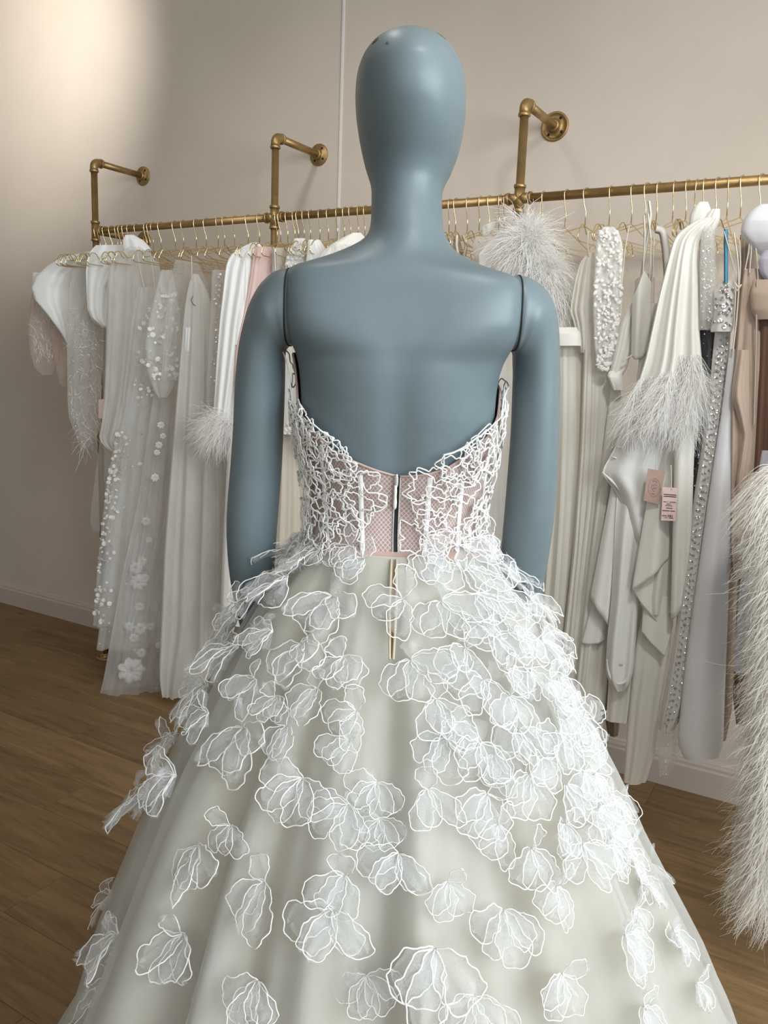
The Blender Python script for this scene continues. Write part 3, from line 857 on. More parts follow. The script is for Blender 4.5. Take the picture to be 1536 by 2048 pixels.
# ---- cords scrolling over the bodice
rb = random.Random(11)
def wavy_loop(n, r, rnd, lobes=None):
    """closed irregular petal outline in the plane, unit ~ r"""
    lobes = lobes or rnd.choice((3, 4, 5))
    ph = [rnd.uniform(0, 6.28) for _ in range(5)]
    a = np.linspace(0, 2 * math.pi, n, endpoint=False)
    rr_ = r * (1 + .20 * np.sin(lobes * a + ph[0]) + .13 * np.sin(2 * a + ph[1]) + .085 * np.sin((lobes * 2 + 3) * a + ph[2]) + .05 * np.sin(17 * a + ph[3]))
    q = rnd.uniform(.65, 1.0); c, s_ = math.cos(ph[4]), math.sin(ph[4])
    x, y = rr_ * np.cos(a), q * rr_ * np.sin(a)
    return x * c - y * s_, x * s_ + y * c
for k in range(104):
    thc = rb.uniform(-1.5, 1.5) if k < 84 else rb.choice((-1, 1)) * rb.uniform(1.5, 2.9)
    if abs(thc) < 0.17 : thc = math.copysign(rb.uniform(.24, .9), thc)
    v = rb.uniform(0.03, 0.97)
    if k % 4 == 0: v = rb.uniform(.86, 1.03)
    if thc < 0 and rb.random() < .3: thc = rb.uniform(-1.5, -.7)
    r_ = rb.uniform(.015, .032)
    lx, lz = wavy_loop(84, r_, rb)
    zt = top_z(np.array([thc]))[0]; zc = ZB + (zt - ZB) * v
    t_ = thc + lx / 0.112
    lim = 0.03
    t_ = np.where(thc > 0, np.maximum(t_, lim), np.minimum(t_, -lim))
    z_ = np.maximum(zc + lz, WAIST_Z - 0.03)
    z_ = np.minimum(z_, top_z(t_) + np.where(np.abs(t_) > 1.15, .004, .022))
    x, y, z = torso(t_, z_, 0.0065)
    ph = rb.uniform(0, 6)
    lift = 0.0025 + 0.0035 * (1 + np.sin(np.linspace(0, 6.28, 84) * 2 + ph))
    x2, y2, z2 = torso(t_, z_, 0.0065 + 0 * lift)
    P = mworld(x2, y2, z2) ; C_ = mworld(np.interp(z_, *_tabs[1]), np.interp(z_, *_tabs[4]), z_)
    nn = P - C_; nn[:, 2] = 0; nn /= np.linalg.norm(nn, axis=1, keepdims=True)
    P = P + nn * lift[:, None]
    MB().tube(P, 0.0009, 5, closed=True).build('cord_scroll', M_cord, dress)

# ---- skirt
_SZ = np.array([0.0, .2, .4, .55, .70, .85, .95, 1.03, 1.075, WAIST_Z - .022, WAIST_Z])
_SR = np.array([.715, .595, .472, .422, .362, .300, .247, .205, .172, .130, .114])
def skirt_r(z):
    return np.interp(z, _SZ, _SR)
_zz = np.linspace(0, WAIST_Z, 400); _v = np.interp(_zz, _SZ, _SR); _k = np.hanning(41); _k /= _k.sum()
_vp = np.concatenate([2 * _v[0] - _v[20:0:-1], _v, 2 * _v[-1] - _v[-2:-22:-1]])
_SZ, _SR = _zz, np.convolve(_vp, _k, 'valid')
def folds(theta, z, seed):
    t = np.clip((WAIST_Z - z) / 0.5, 0, 1) ** .8
    rs = random.Random(seed); f = 0
    for n_, a in ((7, .016), (11, .024), (17, .017), (26, .009), (41, .004)):
        p = rs.uniform(0, 6.28); q = rs.uniform(0, 6.28)
        arg = n_ * theta + p + .9 * np.sin(3 * theta + q) + .6 * np.sin(z * 5 + p)
        f = f + a * (np.sin(arg) if n_ in (7, 41) else (1.0 - 2.0 * np.abs(np.cos(arg / 2)) ** 1.4 * np.sign(1.0)) * .95)
    return f * t
CXW = float(np.interp(WAIST_Z, *_tabs[1])); 
def skirt_pt(theta, z, grow, seed, fold=1.0):
    r_ = skirt_r(z) + grow * np.clip((WAIST_Z - z) / .14, .06, 1) + fold * folds(theta, z, seed)
    # waist is an oval, the hem a circle with a longer back
    k = np.clip((WAIST_Z - z) / 0.22, 0, 1)
    sx = 1.0 * k + (.111 / .112) * (1 - k); sy = 1.0 * k + .86 * (1 - k)
    low = np.clip((WAIST_Z - .36 - z) / .3, 0, 2)
    r_ = r_ + .013 * low
    x = CXW + .018 * low + r_ * sx * np.sin(theta); y = .010 * (1 - k) - r_ * sy * np.cos(theta)
    return x, y, z
def skirt_layer(name, mat, grow, seed, z0, z1, fold, nth=360, nz=90, kind=None):
    t_ = np.linspace(-math.pi, math.pi, nth, endpoint=False)
    z_ = WAIST_Z - (WAIST_Z - z0) * np.linspace(0, 1, nz) ** 1.15
    TT, Z_ = np.meshgrid(t_, z_)
    x, y, z = skirt_pt(TT, Z_, grow, seed, fold)
    return MB().grid(mworld(x, y, z), True).build(name, mat, dress)
skirt_layer('skirt_lining', M_lining, -0.028, 8, 0.01, WAIST_Z, 1.0)
skirt_layer('skirt_tulle_layer', M_skirt_t, -0.014, 8, 0.012, WAIST_Z, .9)
skirt_layer('skirt_tulle_layer', M_skirt_t, -0.004, 8, 0.016, WAIST_Z, 1.0)
# open placket below the zip
zl = np.linspace(WAIST_Z - .002, WAIST_Z - .095, 20)
w_ = np.interp(zl, [WAIST_Z - .095, WAIST_Z - .05, WAIST_Z], [.0008, .0028, .002])
x, y, z = skirt_pt(np.zeros_like(zl), zl, 0.022, 6, 0.0)
x = x + mloc(785, 1150)[0] - CXW
P = np.array([mworld(x - w_, y, z), mworld(x, y + .004, z), mworld(x + w_, y, z)]).transpose(1, 0, 2)
M_plk = cloth('tan_placket', (150, 126, 96), 0.7, 0.05, 0.2, 0, 0, 30)
MB().grid(P).build('placket', M_plk, dress)
for s_ in (-1, 1):
    MB().tube(mworld(x + s_ * (w_ + .0012), y - .001, z), 0.0016, 6).build('placket_edge', M_lining, dress)

# ---- tulle flowers
def flower_mesh(seed):
    rs = random.Random(seed)
    pet = MB(); crd = MB()
    n_pet = rs.choice((4, 5, 6))
    g = np.array([0, .42, .10])
    for p in range(n_pet):
        ang = -math.pi / 2 + (p - (n_pet - 1) / 2) * rs.uniform(.40, .62) + rs.uniform(-.25, .25)
        if p == n_pet - 1 and rs.random() < .65: ang = math.pi / 2 + rs.uniform(-1.3, 1.3)
        up = math.sin(ang) > 0.2
        L = rs.uniform(.95, 1.35) * (.5 if up else 1); w = rs.uniform(.34, .52) * (.8 if up else 1)
        lift = rs.uniform(.10, .42); flare = rs.uniform(.2, .6) if rs.random() < .35 else 0.0; ph = [rs.uniform(0, 6.28) for _ in range(8)]
        s_ = np.linspace(0.02, math.pi - .02, 16); q = np.linspace(-1, 1, 11)
        Q, S_ = np.meshgrid(q, s_)
        along = L * (1 - np.cos(S_)) / 2 * (1 + .05 * np.sin(3 * Q + ph[0]))
        across = w * np.sin(S_) ** .8 * np.sin(S_ / 2) ** .5 * Q * (1 + .10 * np.sin(5 * S_ + ph[1]) + .05 * np.sin(11 * S_ + ph[2]))
        dx, dy = math.cos(ang), math.sin(ang)
        x = dx * along - dy * across; y = g[1] + dy * along + dx * across
        r_ = np.hypot(along, across)
        z = .12 + lift * np.sin(np.clip(r_ / L, 0, 1) * 2.4) * .8 + (.10 * np.sin(5.5 * Q + ph[3]) + .05 * np.sin(11 * Q + ph[4])) * np.clip(r_ / L, 0, 1) + .03 * p + flare * np.clip(r_ / L, 0, 1) ** 1.6
        P = np.stack([x, y, z], -1)
        pet.grid(P)
        if p < 5:
            grow = rs.uniform(1.0, 1.15)
            loop = np.concatenate([P[:-1, 0], P[::-1, -1][1:]], 0)
            loop = g + (loop - g) * grow
            # resample evenly and let the cord wander
            d = np.concatenate([[0], np.cumsum(np.linalg.norm(np.diff(loop, axis=0), axis=1))]); m_ = 52
            loop = np.stack([np.interp(np.linspace(0, d[-1], m_), d, loop[:, j]) for j in range(3)], -1)
            tt = np.linspace(0, 1, m_) * d[-1] * 8
            wig = np.stack([np.sin(tt * 1.0 + ph[5]) + .6 * np.sin(tt * 2.1 + ph[6]), np.cos(tt * 1.1 + ph[1]) + .6 * np.sin(tt * 2.3 + ph[7]), .6 * np.sin(tt * 1.3)], -1) * .026
            k = np.arange(m_); wig *= np.clip(np.minimum(k, m_ - 1 - k) / 5.0, 0, 1)[:, None]
            crd.tube(loop + wig, 0.0175, 5)
    # gathered heart: short upright pleats of net
    for k in range(4):
        a0 = -math.pi / 2 + rs.uniform(-1.0, 1.0); L = rs.uniform(.4, .75)
        a = np.linspace(-1, 1, 7); rad = np.linspace(0, 1, 5); A, Rr = np.meshgrid(a, rad)
        th_ = a0 + A * .2
        P = np.stack([L * Rr * np.cos(th_), g[1] + L * Rr * np.sin(th_), .10 + .30 * Rr * np.abs(np.cos(A * 1.5)) + .02 * k], -1)
        pet.grid(P)
    return pet, crd
N_VAR = 14
FV = []
for k in range(N_VAR):
    pet, crd = flower_mesh(100 + k)
    FV.append((pet, crd))
_proto = {}
def skirt_hit(px, py, grow=0.012):
    d = ray(px, py); best = None
    ts = np.linspace(.35, 1.5, 700)
    P = CAM + ts[:, None] * d
    L = P - MO; low = np.clip((WAIST_Z - .36 - L[:, 2]) / .3, 0, 2); X = L @ RH - CXW - .018 * low; Y = L @ FH; Z = L[:, 2]
    r_ = skirt_r(Z) + grow + .013 * low
    k = np.clip((WAIST_Z - Z) / 0.22, 0, 1); sy = k + .86 * (1 - k)
    g = np.hypot(X, (Y - .010 * (1 - k)) / sy) - r_
    ok = (Z > .02) & (Z < WAIST_Z + .02)
    g = np.where(ok, g, 9)
    ins = np.where(g < 0)[0]
    i = ins[0] if len(ins) else int(np.argmin(g))
    return math.atan2(X[i], -Y[i]), min(Z[i], WAIST_Z - .004)
fcount = 0
def add_flower(theta, z, R_, rs, mat_i=None):
    global fcount
    x, y, z = (float(v) for v in skirt_pt(np.array(theta), np.array(z), 0.002, 8, 1.0))
    e = 0.01
    z2 = max(z - e, .005)
    x2, y2, _ = skirt_pt(np.array(theta), np.array(z2), 0.008, 8, 0.0); x1, y1, _ = skirt_pt(np.array(theta), np.array(z), 0.008, 8, 0.0)
    p0 = mworld(np.array(float(x1)), np.array(float(y1)), np.array(z)); p1 = mworld(np.array(float(x2)), np.array(float(y2)), np.array(z2))
    down = p1 - p0; down /= np.linalg.norm(down)
    rad = RH * math.sin(theta) - FH * math.cos(theta)
    side = np.cross(down, rad); side /= np.linalg.norm(side)
    nrm = np.cross(side, down)
    if np.dot(nrm, rad) < 0: nrm = -nrm; 
    yax = -down; xax = np.cross(yax, nrm)
    rot = rs.uniform(-.55, .55); c, s_ = math.cos(rot), math.sin(rot)
    xa = xax * c + yax * s_; ya = -xax * s_ + yax * c
    pos = mworld(np.array(x), np.array(y), np.array(z)) - MO
    vi = rs.randrange(N_VAR)
    if vi not in _proto:
        f_ = FV[vi][0].build('tulle_flower', M_flower_t, None, True, (0, 0, 0)); g_ = FV[vi][1].build('cord_outline', M_cord, None, True, (0, 0, 0))
        _proto[vi] = (f_, g_)
        g_.parent = f_
    else:
        f_ = _proto[vi][0].copy(); COL.objects.link(f_)
        g_ = _proto[vi][1].copy(); COL.objects.link(g_); g_.parent = f_
    f_.parent = dress
    mx_ = Matrix.Identity(4)
    for i in range(3):
        mx_[i][0] = xa[i] * R_; mx_[i][1] = ya[i] * R_; mx_[i][2] = nrm[i] * R_; mx_[i][3] = pos[i]
    f_.matrix_local = mx_
    fcount += 1
FL = [(585,1078,48),(640,1092,36),(545,1130,50),(490,1168,52),(712,1112,42),(722,1145,46),(632,1120,40),(858,1108,40),(872,1152,55),(928,1106,45),(975,1100,48),(1008,1092,42),(1058,1162,48),(940,1165,50),(1000,1150,50),
 (565,1192,55),(665,1235,60),(790,1232,55),(890,1240,58),(960,1222,55),(1030,1222,55),(1078,1232,48),(440,1245,52),(500,1212,46),(600,1150,40),
 (538,1290,46),(440,1330,60),(612,1330,62),(702,1345,52),(832,1350,55),(922,1340,62),(990,1310,55),(1050,1300,55),(1105,1312,52),
 (500,1392,48),(372,1405,60),(350,1300,40),(620,1415,50),(702,1452,48),(880,1440,60),(962,1405,60),(1022,1432,58),(1090,1400,58),(1140,1392,52),(1166,1442,48),(400,1290,45),
 (562,1490,48),(470,1505,66),(312,1505,52),(690,1512,44),(878,1515,58),(960,1532,60),(1040,1500,58),(1110,1500,60),(1186,1522,52),(420,1450,45),(560,1420,40),
 (345,1572,58),(592,1602,62),(262,1622,60),(682,1642,48),(748,1612,46),(866,1612,54),(972,1632,62),(1060,1592,62),(1140,1600,58),(1218,1582,48),(1248,1614,42),(300,1560,40),
 (455,1682,42),(370,1742,62),(790,1762,56),(1082,1742,58),(1170,1722,56),(1238,1702,48),(1286,1722,42),(760,1690,40),
 (500,1822,66),(682,1792,56),(902,1802,48),(1122,1812,52),(1316,1792,46),(1010,1700,52),(1130,1680,50),
 (205,1902,56),(332,1932,66),(660,1862,66),(1020,1872,60),(1240,1882,56),(1362,1892,42),
 (850,1932,82),(505,2012,60),(135,2002,56),(1140,2002,56),(1405,1992,38),(740,2032,50),(955,2035,56),(1280,2032,50),
 (1150,1330,44),(1190,1480,44),(1230,1650,44),(1300,1850,40),(1075,1180,40),(1110,1260,44),(1000,1260,48),(935,1270,44),(1060,1370,50),(1120,1450,50),(1020,1370,46),(1010,1560,50),(1090,1545,50),(1170,1570,48),(1190,1640,48),(920,1480,46)]
rf = random.Random(21)
for (px, py, rp) in FL:
    t_, z_ = skirt_hit(px, py)
    p = mworld(*[np.array(v) for v in skirt_pt(np.array(t_), np.array(z_), 0.0, 6, 0.0)])
    depth = float((p - CAM) @ FWD)
    add_flower(t_, z_, rp * 1.22 * depth / F_PX, rf)
for k in range(34):        # round the front of the skirt
    t_ = math.copysign(rf.uniform(1.45, 3.1), rf.uniform(-1, 1))
    add_flower(t_, WAIST_Z - rf.uniform(.02, .75), rf.uniform(.030, .042), rf)
# ================================================================ garments on the rail
def smooth1(v, k):
    w = np.hanning(k + 2)[1:-1]; w /= w.sum(); h = k // 2
    vp = np.concatenate([2 * v[0] - v[h:0:-1], v, 2 * v[-1] - v[-2:-h - 2:-1]])
    return np.convolve(vp, w, 'valid')

class Panel:
    """a hanging tube of cloth; rows: (y px, left px, right px) of its outline, hung off metres in front of the rail"""
    def __init__(self, rows, off, thick=0.09, n=5, amp=0.012, seed=0, top=0.3, nr=44, nc=72, sm=5, mid=None, rim=0.0):
        rows = np.array(rows, float)
        self.mid = mid if mid is not None else float(np.mean(rows[:, 1:3]))
        self.Q, self.nrm = hang_plane(self.mid, off)
        yy = np.linspace(rows[0, 0], rows[-1, 0], nr)
        xl = smooth1(np.interp(yy, rows[:, 0], rows[:, 1]), sm); xr = smooth1(np.interp(yy, rows[:, 0], rows[:, 2]), sm)
        PL = np.array([at_plane(a, b, self.Q, self.nrm) for a, b in zip(xl, yy)]); PR_ = np.array([at_plane(a, b, self.Q, self.nrm) for a, b in zip(xr, yy)])
        self.C = (PL + PR_) / 2; self.U = (PR_ - PL) / 2
        self.yy = yy
        rs = random.Random(seed * 7 + 13)
        self.ph = [(rs.uniform(0, 6.28), rs.uniform(0, 6.28), rs.uniform(.6, 1.4)) for _ in range(6)]
        self.n, self.amp, self.thick, self.top = n, amp * .75, thick * .62, top
        self.nr, self.nc = nr, nc
    def f(self, u, t, back=False):
        s_ = 0
        for k, (a, b, c) in enumerate(self.ph[:4]):
            w = (1, .55, .35, .5)[k]; m_ = (1, 1.9, 3.1, .5)[k] * self.n
            s_ = s_ + w * np.sin(m_ * u * math.pi / 2 * (1 + .10 * np.sin(b + u * 2)) + a + (2.1 if back else 0) + 1.3 * c * t)
        return s_ / 1.5
    def pts(self, phi, t, lift=0.0):
        """phi: angle round the section (pi/2 faces the room), t: 0 top .. 1 hem"""
        i = np.clip(t, 0, 1) * (self.nr - 1)
        k = np.arange(self.nr)
        C = np.stack([np.interp(i, k, self.C[:, j]) for j in range(3)], -1); U = np.stack([np.interp(i, k, self.U[:, j]) for j in range(3)], -1)
        u = np.cos(phi); s_ = np.sin(phi)
        hw = np.linalg.norm(U, axis=-1)
        th_ = np.minimum(self.thick / 2, hw * 0.9) * (.45 + .55 * np.clip(t * 3, 0, 1))
        am = self.amp * (self.top + (1 - self.top) * np.clip(t, 0, 1) ** .7) * np.clip(hw / 0.05, .25, 1.5)
        d = th_ * np.sign(s_) * np.abs(s_) ** .75 + am * np.where(s_ >= 0, self.f(u, t), -self.f(u, t, True)) * np.clip(np.abs(s_) * 3, 0, 1) + lift * np.sign(s_)
        return C + U * u[..., None] - self.nrm * d[..., None]
    def front(self, u, t, lift=0.002):
        return self.pts(np.arccos(np.clip(u, -.999, .999)), t, lift)
    def mesh(self, wob=0.0):
        phi = np.linspace(0, 2 * math.pi, self.nc, endpoint=False)
        PH, TT = np.meshgrid(phi, np.linspace(0, 1, self.nr))
        return MB().grid(self.pts(PH, TT), True)
    def top_c(self): return self.C[0]

def sheet(parent, name, mat, cols, off, mid, amp=.006, seed=0, nr=22, nc=26, th=.0016):
    """a free hanging flap of cloth; cols: (x top, y top, x hem, y hem) px from left to right, so the hem may slant"""
    Q, n = hang_plane(mid, off); rs = random.Random(seed)
    c = np.array(cols, float); s_ = np.linspace(0, len(c) - 1, nc); k = np.arange(len(c))
    C = np.stack([np.interp(s_, k, c[:, j]) for j in range(4)], -1); t = np.linspace(0, 1, nr)
    a, b = rs.uniform(0, 6), rs.uniform(0, 6); F_, B_ = [], []
    for tt in t:
        row = np.array([at_plane(x0 + (x1 - x0) * tt, y0 + (y1 - y0) * tt, Q, n) for x0, y0, x1, y1 in C])
        u = np.linspace(-1, 1, nc)
        d = amp * (.3 + .7 * tt) * (np.sin(2.6 * u + a + .8 * tt) + .5 * np.sin(5.3 * u + b)) + .012 * (1 - u * u)
        F_.append(row - n * (d[:, None] + th)); B_.append(row - n * (d[:, None] - th))
    P = np.concatenate([np.array(F_), np.array(B_)[:, ::-1]], 1)
    mb = MB().grid(P, True)
    m_ = 2 * nc; base = (nr - 1) * m_
    mb.q.append(np.array([[base + i, base + i + 1, base + m_ - 2 - i, base + m_ - 1 - i] for i in range(nc - 1)]))
    return mb.build(name, mat, parent)

def strands(mb, root, d, L, droop=.35, curl=.12, width=.0007, segs=7, rs=None, taper=.25):
    """curved barbs: root[N,3], d[N,3] unit directions, L[N]"""
    N = len(root); rs = rs or np.random.default_rng(1)
    t = np.linspace(0, 1, segs)[None, :, None]
    rnd = rs.normal(size=(N, 3)); side = np.cross(d, rnd); side /= np.linalg.norm(side, axis=1, keepdims=True)
    L = np.asarray(L)[:, None, None]
    P = root[:, None] + d[:, None] * L * t + np.array([0, 0, -1.0]) * droop * L * t ** 2 + side[:, None] * L * curl * (rs.normal(size=(N, 1, 1)) * t ** 2 + .5 * np.sin(t * 5 + rs.uniform(0, 6, (N, 1, 1))) * t)
    T_ = np.gradient(P, axis=1); view = P - CAM
    W = np.cross(T_, view); W /= np.maximum(np.linalg.norm(W, axis=2, keepdims=True), 1e-9)
    rot = rs.uniform(-.9, .9, (N, 1, 1)); tn = T_ / np.maximum(np.linalg.norm(T_, axis=2, keepdims=True), 1e-9)
    W = W * np.cos(rot) + np.cross(tn, W) * np.sin(rot)
    W = W * width * (1 - (1 - taper) * t)
    return mb.ribbons(P, W)

def rand_dirs(N, rs, bias=(0, 0, 0), k=1.0):
    v = rs.normal(size=(N, 3)) * k + np.array(bias); return v / np.linalg.norm(v, axis=1, keepdims=True)

def discs(mb, P, nrm, r, rs, sides=6, tilt=.5):
    """little sequins / petals"""
    P = np.asarray(P); N = len(P); r = np.broadcast_to(np.asarray(r, float), (N,))
    n_ = nrm + rs.normal(size=(N, 3)) * tilt; n_ /= np.linalg.norm(n_, axis=1, keepdims=True)
    a = np.cross(n_, rs.normal(size=(N, 3))); a /= np.linalg.norm(a, axis=1, keepdims=True); b = np.cross(n_, a)
    an = np.linspace(0, 2 * math.pi, sides, endpoint=False)
    V = P[:, None] + (a[:, None] * np.cos(an)[None, :, None] + b[:, None] * np.sin(an)[None, :, None]) * r[:, None, None]
    C = P + n_ * (r * .3)[:, None]
    allv = np.concatenate([V, C[:, None]], 1).reshape(-1, 3)
    I = np.arange(N * (sides + 1)).reshape(N, sides + 1)
    t = np.concatenate([np.stack([I[:, k], I[:, (k + 1) % sides], I[:, sides]], -1) for k in range(sides)])
    return mb.add(allv, None, t)

def line3(pts, off, mid=None):
    mid = mid if mid is not None else np.mean([p[0] for p in pts])
    Q, n = hang_plane(mid, off)
    return np.array([at_plane(a, b, Q, n) for a, b in pts])

def curve3(pts, off, mid=None, n=24):
    P = line3(pts, off, mid); t = np.arange(len(P)); tt = np.linspace(0, len(P) - 1, n)
    Q = np.stack([np.interp(tt, t, P[:, j]) for j in range(3)], -1)
    if n >= 9 and len(P) > 2: Q = np.stack([smooth1(Q[:, j], 5) for j in range(3)], -1)
    return Q

def strap(parent, pts, off, mat=None, r=0.0018, name='strap', mid=None):
    P = curve3(pts, off, mid)
    view = P - CAM; T_ = np.gradient(P, axis=0); W = np.cross(T_, view); W /= np.linalg.norm(W, axis=1, keepdims=True); N = np.cross(W, T_); N /= np.linalg.norm(N, axis=1, keepdims=True)
    R_ = np.stack([P - W * r, P + N * .0006, P + W * r, P - N * .0006], 1)
    return MB().grid(R_, True).build(name, mat or M_strap, parent)

def garment(name, label, cat, panels, group=None):
    """panels: (part name, material, Panel)"""
    P0 = panels[0][2].top_c()
    hem = min(float(p[2].C[-1][2]) for p in panels)
    g = thing(name, (float(P0[0]), float(P0[1]), hem), label, cat, group)
    for nm, mt, pn in panels:
        pn.mesh().build(nm, mt, g)
    return g
G = {}
RS = np.random.default_rng(77)

# ---- left bay, from the far left post
pn = Panel([(512, 118, 160), (545, 84, 150), (590, 63, 140), (650, 56, 134), (700, 58, 122), (738, 68, 112), (750, 82, 104)], .20, .07, 3, .006, 1)
pn2 = Panel([(640, 100, 142), (700, 104, 138), (745, 112, 134), (772, 120, 131)], .17, .05, 3, .006, 2)
g = garment('sheer_top', 'sheer blush top with feather stitched sleeve, hanging at the far left end', 'top', [('sleeve', M_t_blush, pn), ('lining', M_t_blush, pn2)])
mb = MB(); N = 150
u = RS.uniform(-.7, .55, N); t = RS.uniform(.35, .9, N)
strands(mb, pn.front(u, t, .003), rand_dirs(N, RS, -RH * .4 + np.array([0, 0, 1.6]), .5), RS.uniform(.02, .05, N), .1, .25, .0011, 6, RS)
mb.build('feather_embroidery', M_feather, g, kind='stuff')

pn = Panel([(501, 186, 218), (514, 124, 212), (530, 96, 206), (552, 72, 200), (576, 62, 190), (602, 70, 178), (632, 96, 160), (662, 119, 147), (686, 133, 138)], .24, .04, 2, .010, 3, top=.8, sm=1)
g = garment('satin_jacket', 'white satin jacket with folded triangular sleeve, near the far left post', 'jacket', [('sleeve', M_satin, pn)])
# turned back satin fold on the sleeve
pf = Panel([(545, 66, 92), (575, 63, 118), (605, 72, 134), (640, 101, 137), (684, 134, 138)], .262, .016, 1, .005, 4, top=1, sm=1)
pf.mesh().build('cuff_fold', M_satin, g)

pn = Panel([(508, 162, 196), (522, 148, 200), (560, 140, 206), (640, 134, 208), (720, 134, 206), (800, 135, 201), (842, 138, 203), (862, 150, 200), (884, 154, 188), (898, 160, 176)], .285, .06, 4, .008, 5)
g = garment('beaded_top', 'sheer beaded top with wispy feathers and sparkling cuff, left of the first tulle gown', 'top', [('sleeve', M_t_grey, pn)])
mb = MB(); N = 190
u = RS.uniform(-.9, .9, N); t = RS.uniform(.25, .85, N)
strands(mb, pn.front(u, t, .003), rand_dirs(N, RS, (0, 0, -.2), .8), RS.uniform(.02, .045, N), .3, .35, .0011, 6, RS)
N = 46; u = RS.uniform(-.9, .9, N); t = RS.uniform(.80, .99, N)
strands(mb, pn.front(u, t, .003), rand_dirs(N, RS, (0, 0, -.7), .8), RS.uniform(.04, .09, N), .5, .2, .0014, 7, RS)
mb.build('feather_trim', M_feather, g, kind='stuff')
mb = MB(); N = 150; discs(mb, pn.front(RS.uniform(-.9, .9, N), RS.uniform(.3, .97, N), .003), -FH, RS.uniform(.0012, .0028, N), RS)
mb.build('beads', M_bead, g, kind='stuff')

pn = Panel([(490, 192, 262), (500, 182, 268), (512, 176, 256), (540, 172, 238), (580, 173, 216), (618, 175, 214), (636, 182, 213), (652, 202, 215)], .315, .04, 2, .008, 6, top=.7, sm=1)
pc = Panel([(470, 250, 268), (480, 245, 286), (492, 246, 298), (502, 250, 304)], .26, .05, 2, .006, 7, sm=3)
g = garment('satin_blouse', 'white satin blouse with square sleeve cuff and stand collar, beside the far left post', 'blouse', [('sleeve', M_satin, pn), ('collar', M_satin, pc)])
pf = Panel([(600, 174, 216), (620, 175, 215), (640, 183, 215), (655, 203, 216)], .335, .03, 1, .006, 8, top=1, sm=1)
pf.mesh().build('cuff', M_satin, g)

pn = Panel([(492, 262, 282), (504, 242, 300), (520, 220, 318), (560, 215, 325), (640, 213, 322), (720, 211, 312), (800, 208, 292), (860, 201, 274), (884, 193, 256), (902, 222, 250)], .33, .09, 6, .012, 9)
pn2 = Panel([(880, 200, 262), (940, 192, 258), (1000, 184, 245), (1040, 180, 238), (1062, 184, 225)], .22, .06, 5, .010, 10)
garment('tulle_cape', 'plain grey white tulle cape with a loose pointed corner, right of the satin blouse', 'cape', [('cape', M_t_dense, pn), ('under_layer', M_t_faint, pn2)])

# 3D-petal gown
pn = Panel([(575, 275, 335), (640, 263, 350), (700, 256, 346), (760, 249, 336), (830, 240, 330), (900, 226, 330), (1000, 209, 325), (1100, 198, 320), (1180, 191, 316), (1250, 186, 306)], .30, .10, 6, .014, 11)
ps = Panel([(790, 262, 312), (900, 245, 312), (1000, 226, 310), (1100, 214, 308), (1200, 203, 304), (1280, 196, 300), (1298, 193, 296)], .33, .07, 5, .012, 12)
g = garment('petal_gown', 'long gown with white fabric petals down its left edge and a sequined panel', 'gown', [('overlay', M_t_white, pn), ('sequined_panel', M_t_dense, ps)])
mb = MB(); N = 150
t = RS.uniform(.42, .99, N); u = -1 + RS.exponential(.22, N)
discs(mb, pn.front(np.clip(u, -.97, .9), t, .006), -FH, RS.uniform(.005, .011, N), RS, 7, .9)
N = 90; discs(mb, pn.front(RS.uniform(-.6, .9, N), RS.uniform(.06, .36, N), .03), -FH, RS.uniform(.004, .010, N), RS, 7, .9)
mb.build('petals', M_petal, g, kind='stuff')
mb = MB(); N = 800; discs(mb, ps.front(RS.uniform(-.95, .95, N), RS.uniform(0, .98, N) ** 1.3, .002), -FH, RS.uniform(.0010, .0024, N), RS, 5, .8)
mb.build('sequins', M_bead, g, kind='stuff')
strap(g, [(275, 508), (281, 545), (290, 582)], .33); strap(g, [(300, 504), (306, 545), (310, 585)], .33)
pb = Panel([(540, 322, 344), (580, 312, 352), (630, 299, 360), (680, 291, 363), (730, 292, 360), (765, 300, 352), (785, 309, 342), (795, 316, 334)], .37, .06, 3, .008, 13)
pb.mesh().build('sheer_sleeve', M_t_white, g)
mb = MB(); N = 95; discs(mb, pb.front(RS.uniform(-.9, .9, N), RS.uniform(.15, .86, N), .006), -FH, RS.uniform(.004, .012, N), RS, 7, .8)
mb.build('sleeve_petals', M_petal, g, kind='stuff')

# applique tulle gown pooling on the floor
pn = Panel([(640, 330, 360), (720, 318, 362), (830, 300, 358), (1000, 276, 352), (1150, 244, 342), (1290, 219, 334), (1350, 209, 326), (1390, 200, 328), (1412, 192, 330), (1417, 192, 322)], .36, .12, 6, .014, 14)
g = garment('applique_gown', 'sheer tulle gown with round white blossoms, its hem resting on the floor', 'gown', [('skirt', M_t_white, pn)])
rs_ = random.Random(5)
def rosette(parent, px, py, rp, name='blossom', off=.43, mid=270):
    Q, n = hang_plane(mid, off); c = at_plane(px, py, Q, n); d = float((c - CAM) @ FWD); r = rp * d / F_PX
    mb = MB(); a = np.linspace(0, 2 * math.pi, 40, endpoint=False); rad = np.linspace(.05, 1, 7)
    A, Rr = np.meshgrid(a, rad)
    edge = 1 + .12 * np.cos(7 * A + rp) + .05 * np.cos(15 * A)
    x = r * Rr * edge * np.cos(A); z = r * Rr * edge * np.sin(A); dpt = r * (.55 * np.sqrt(np.clip(1 - (Rr - .55) ** 2 / .32, 0, 1)) + .08 * np.sin(9 * A))
    up = np.array([0, 0, 1.0]); sd = np.cross(n, up)
    mb.grid(c + sd * x[..., None] + up * z[..., None] - n * dpt[..., None], True)
    mb.build(name, M_petal, parent)
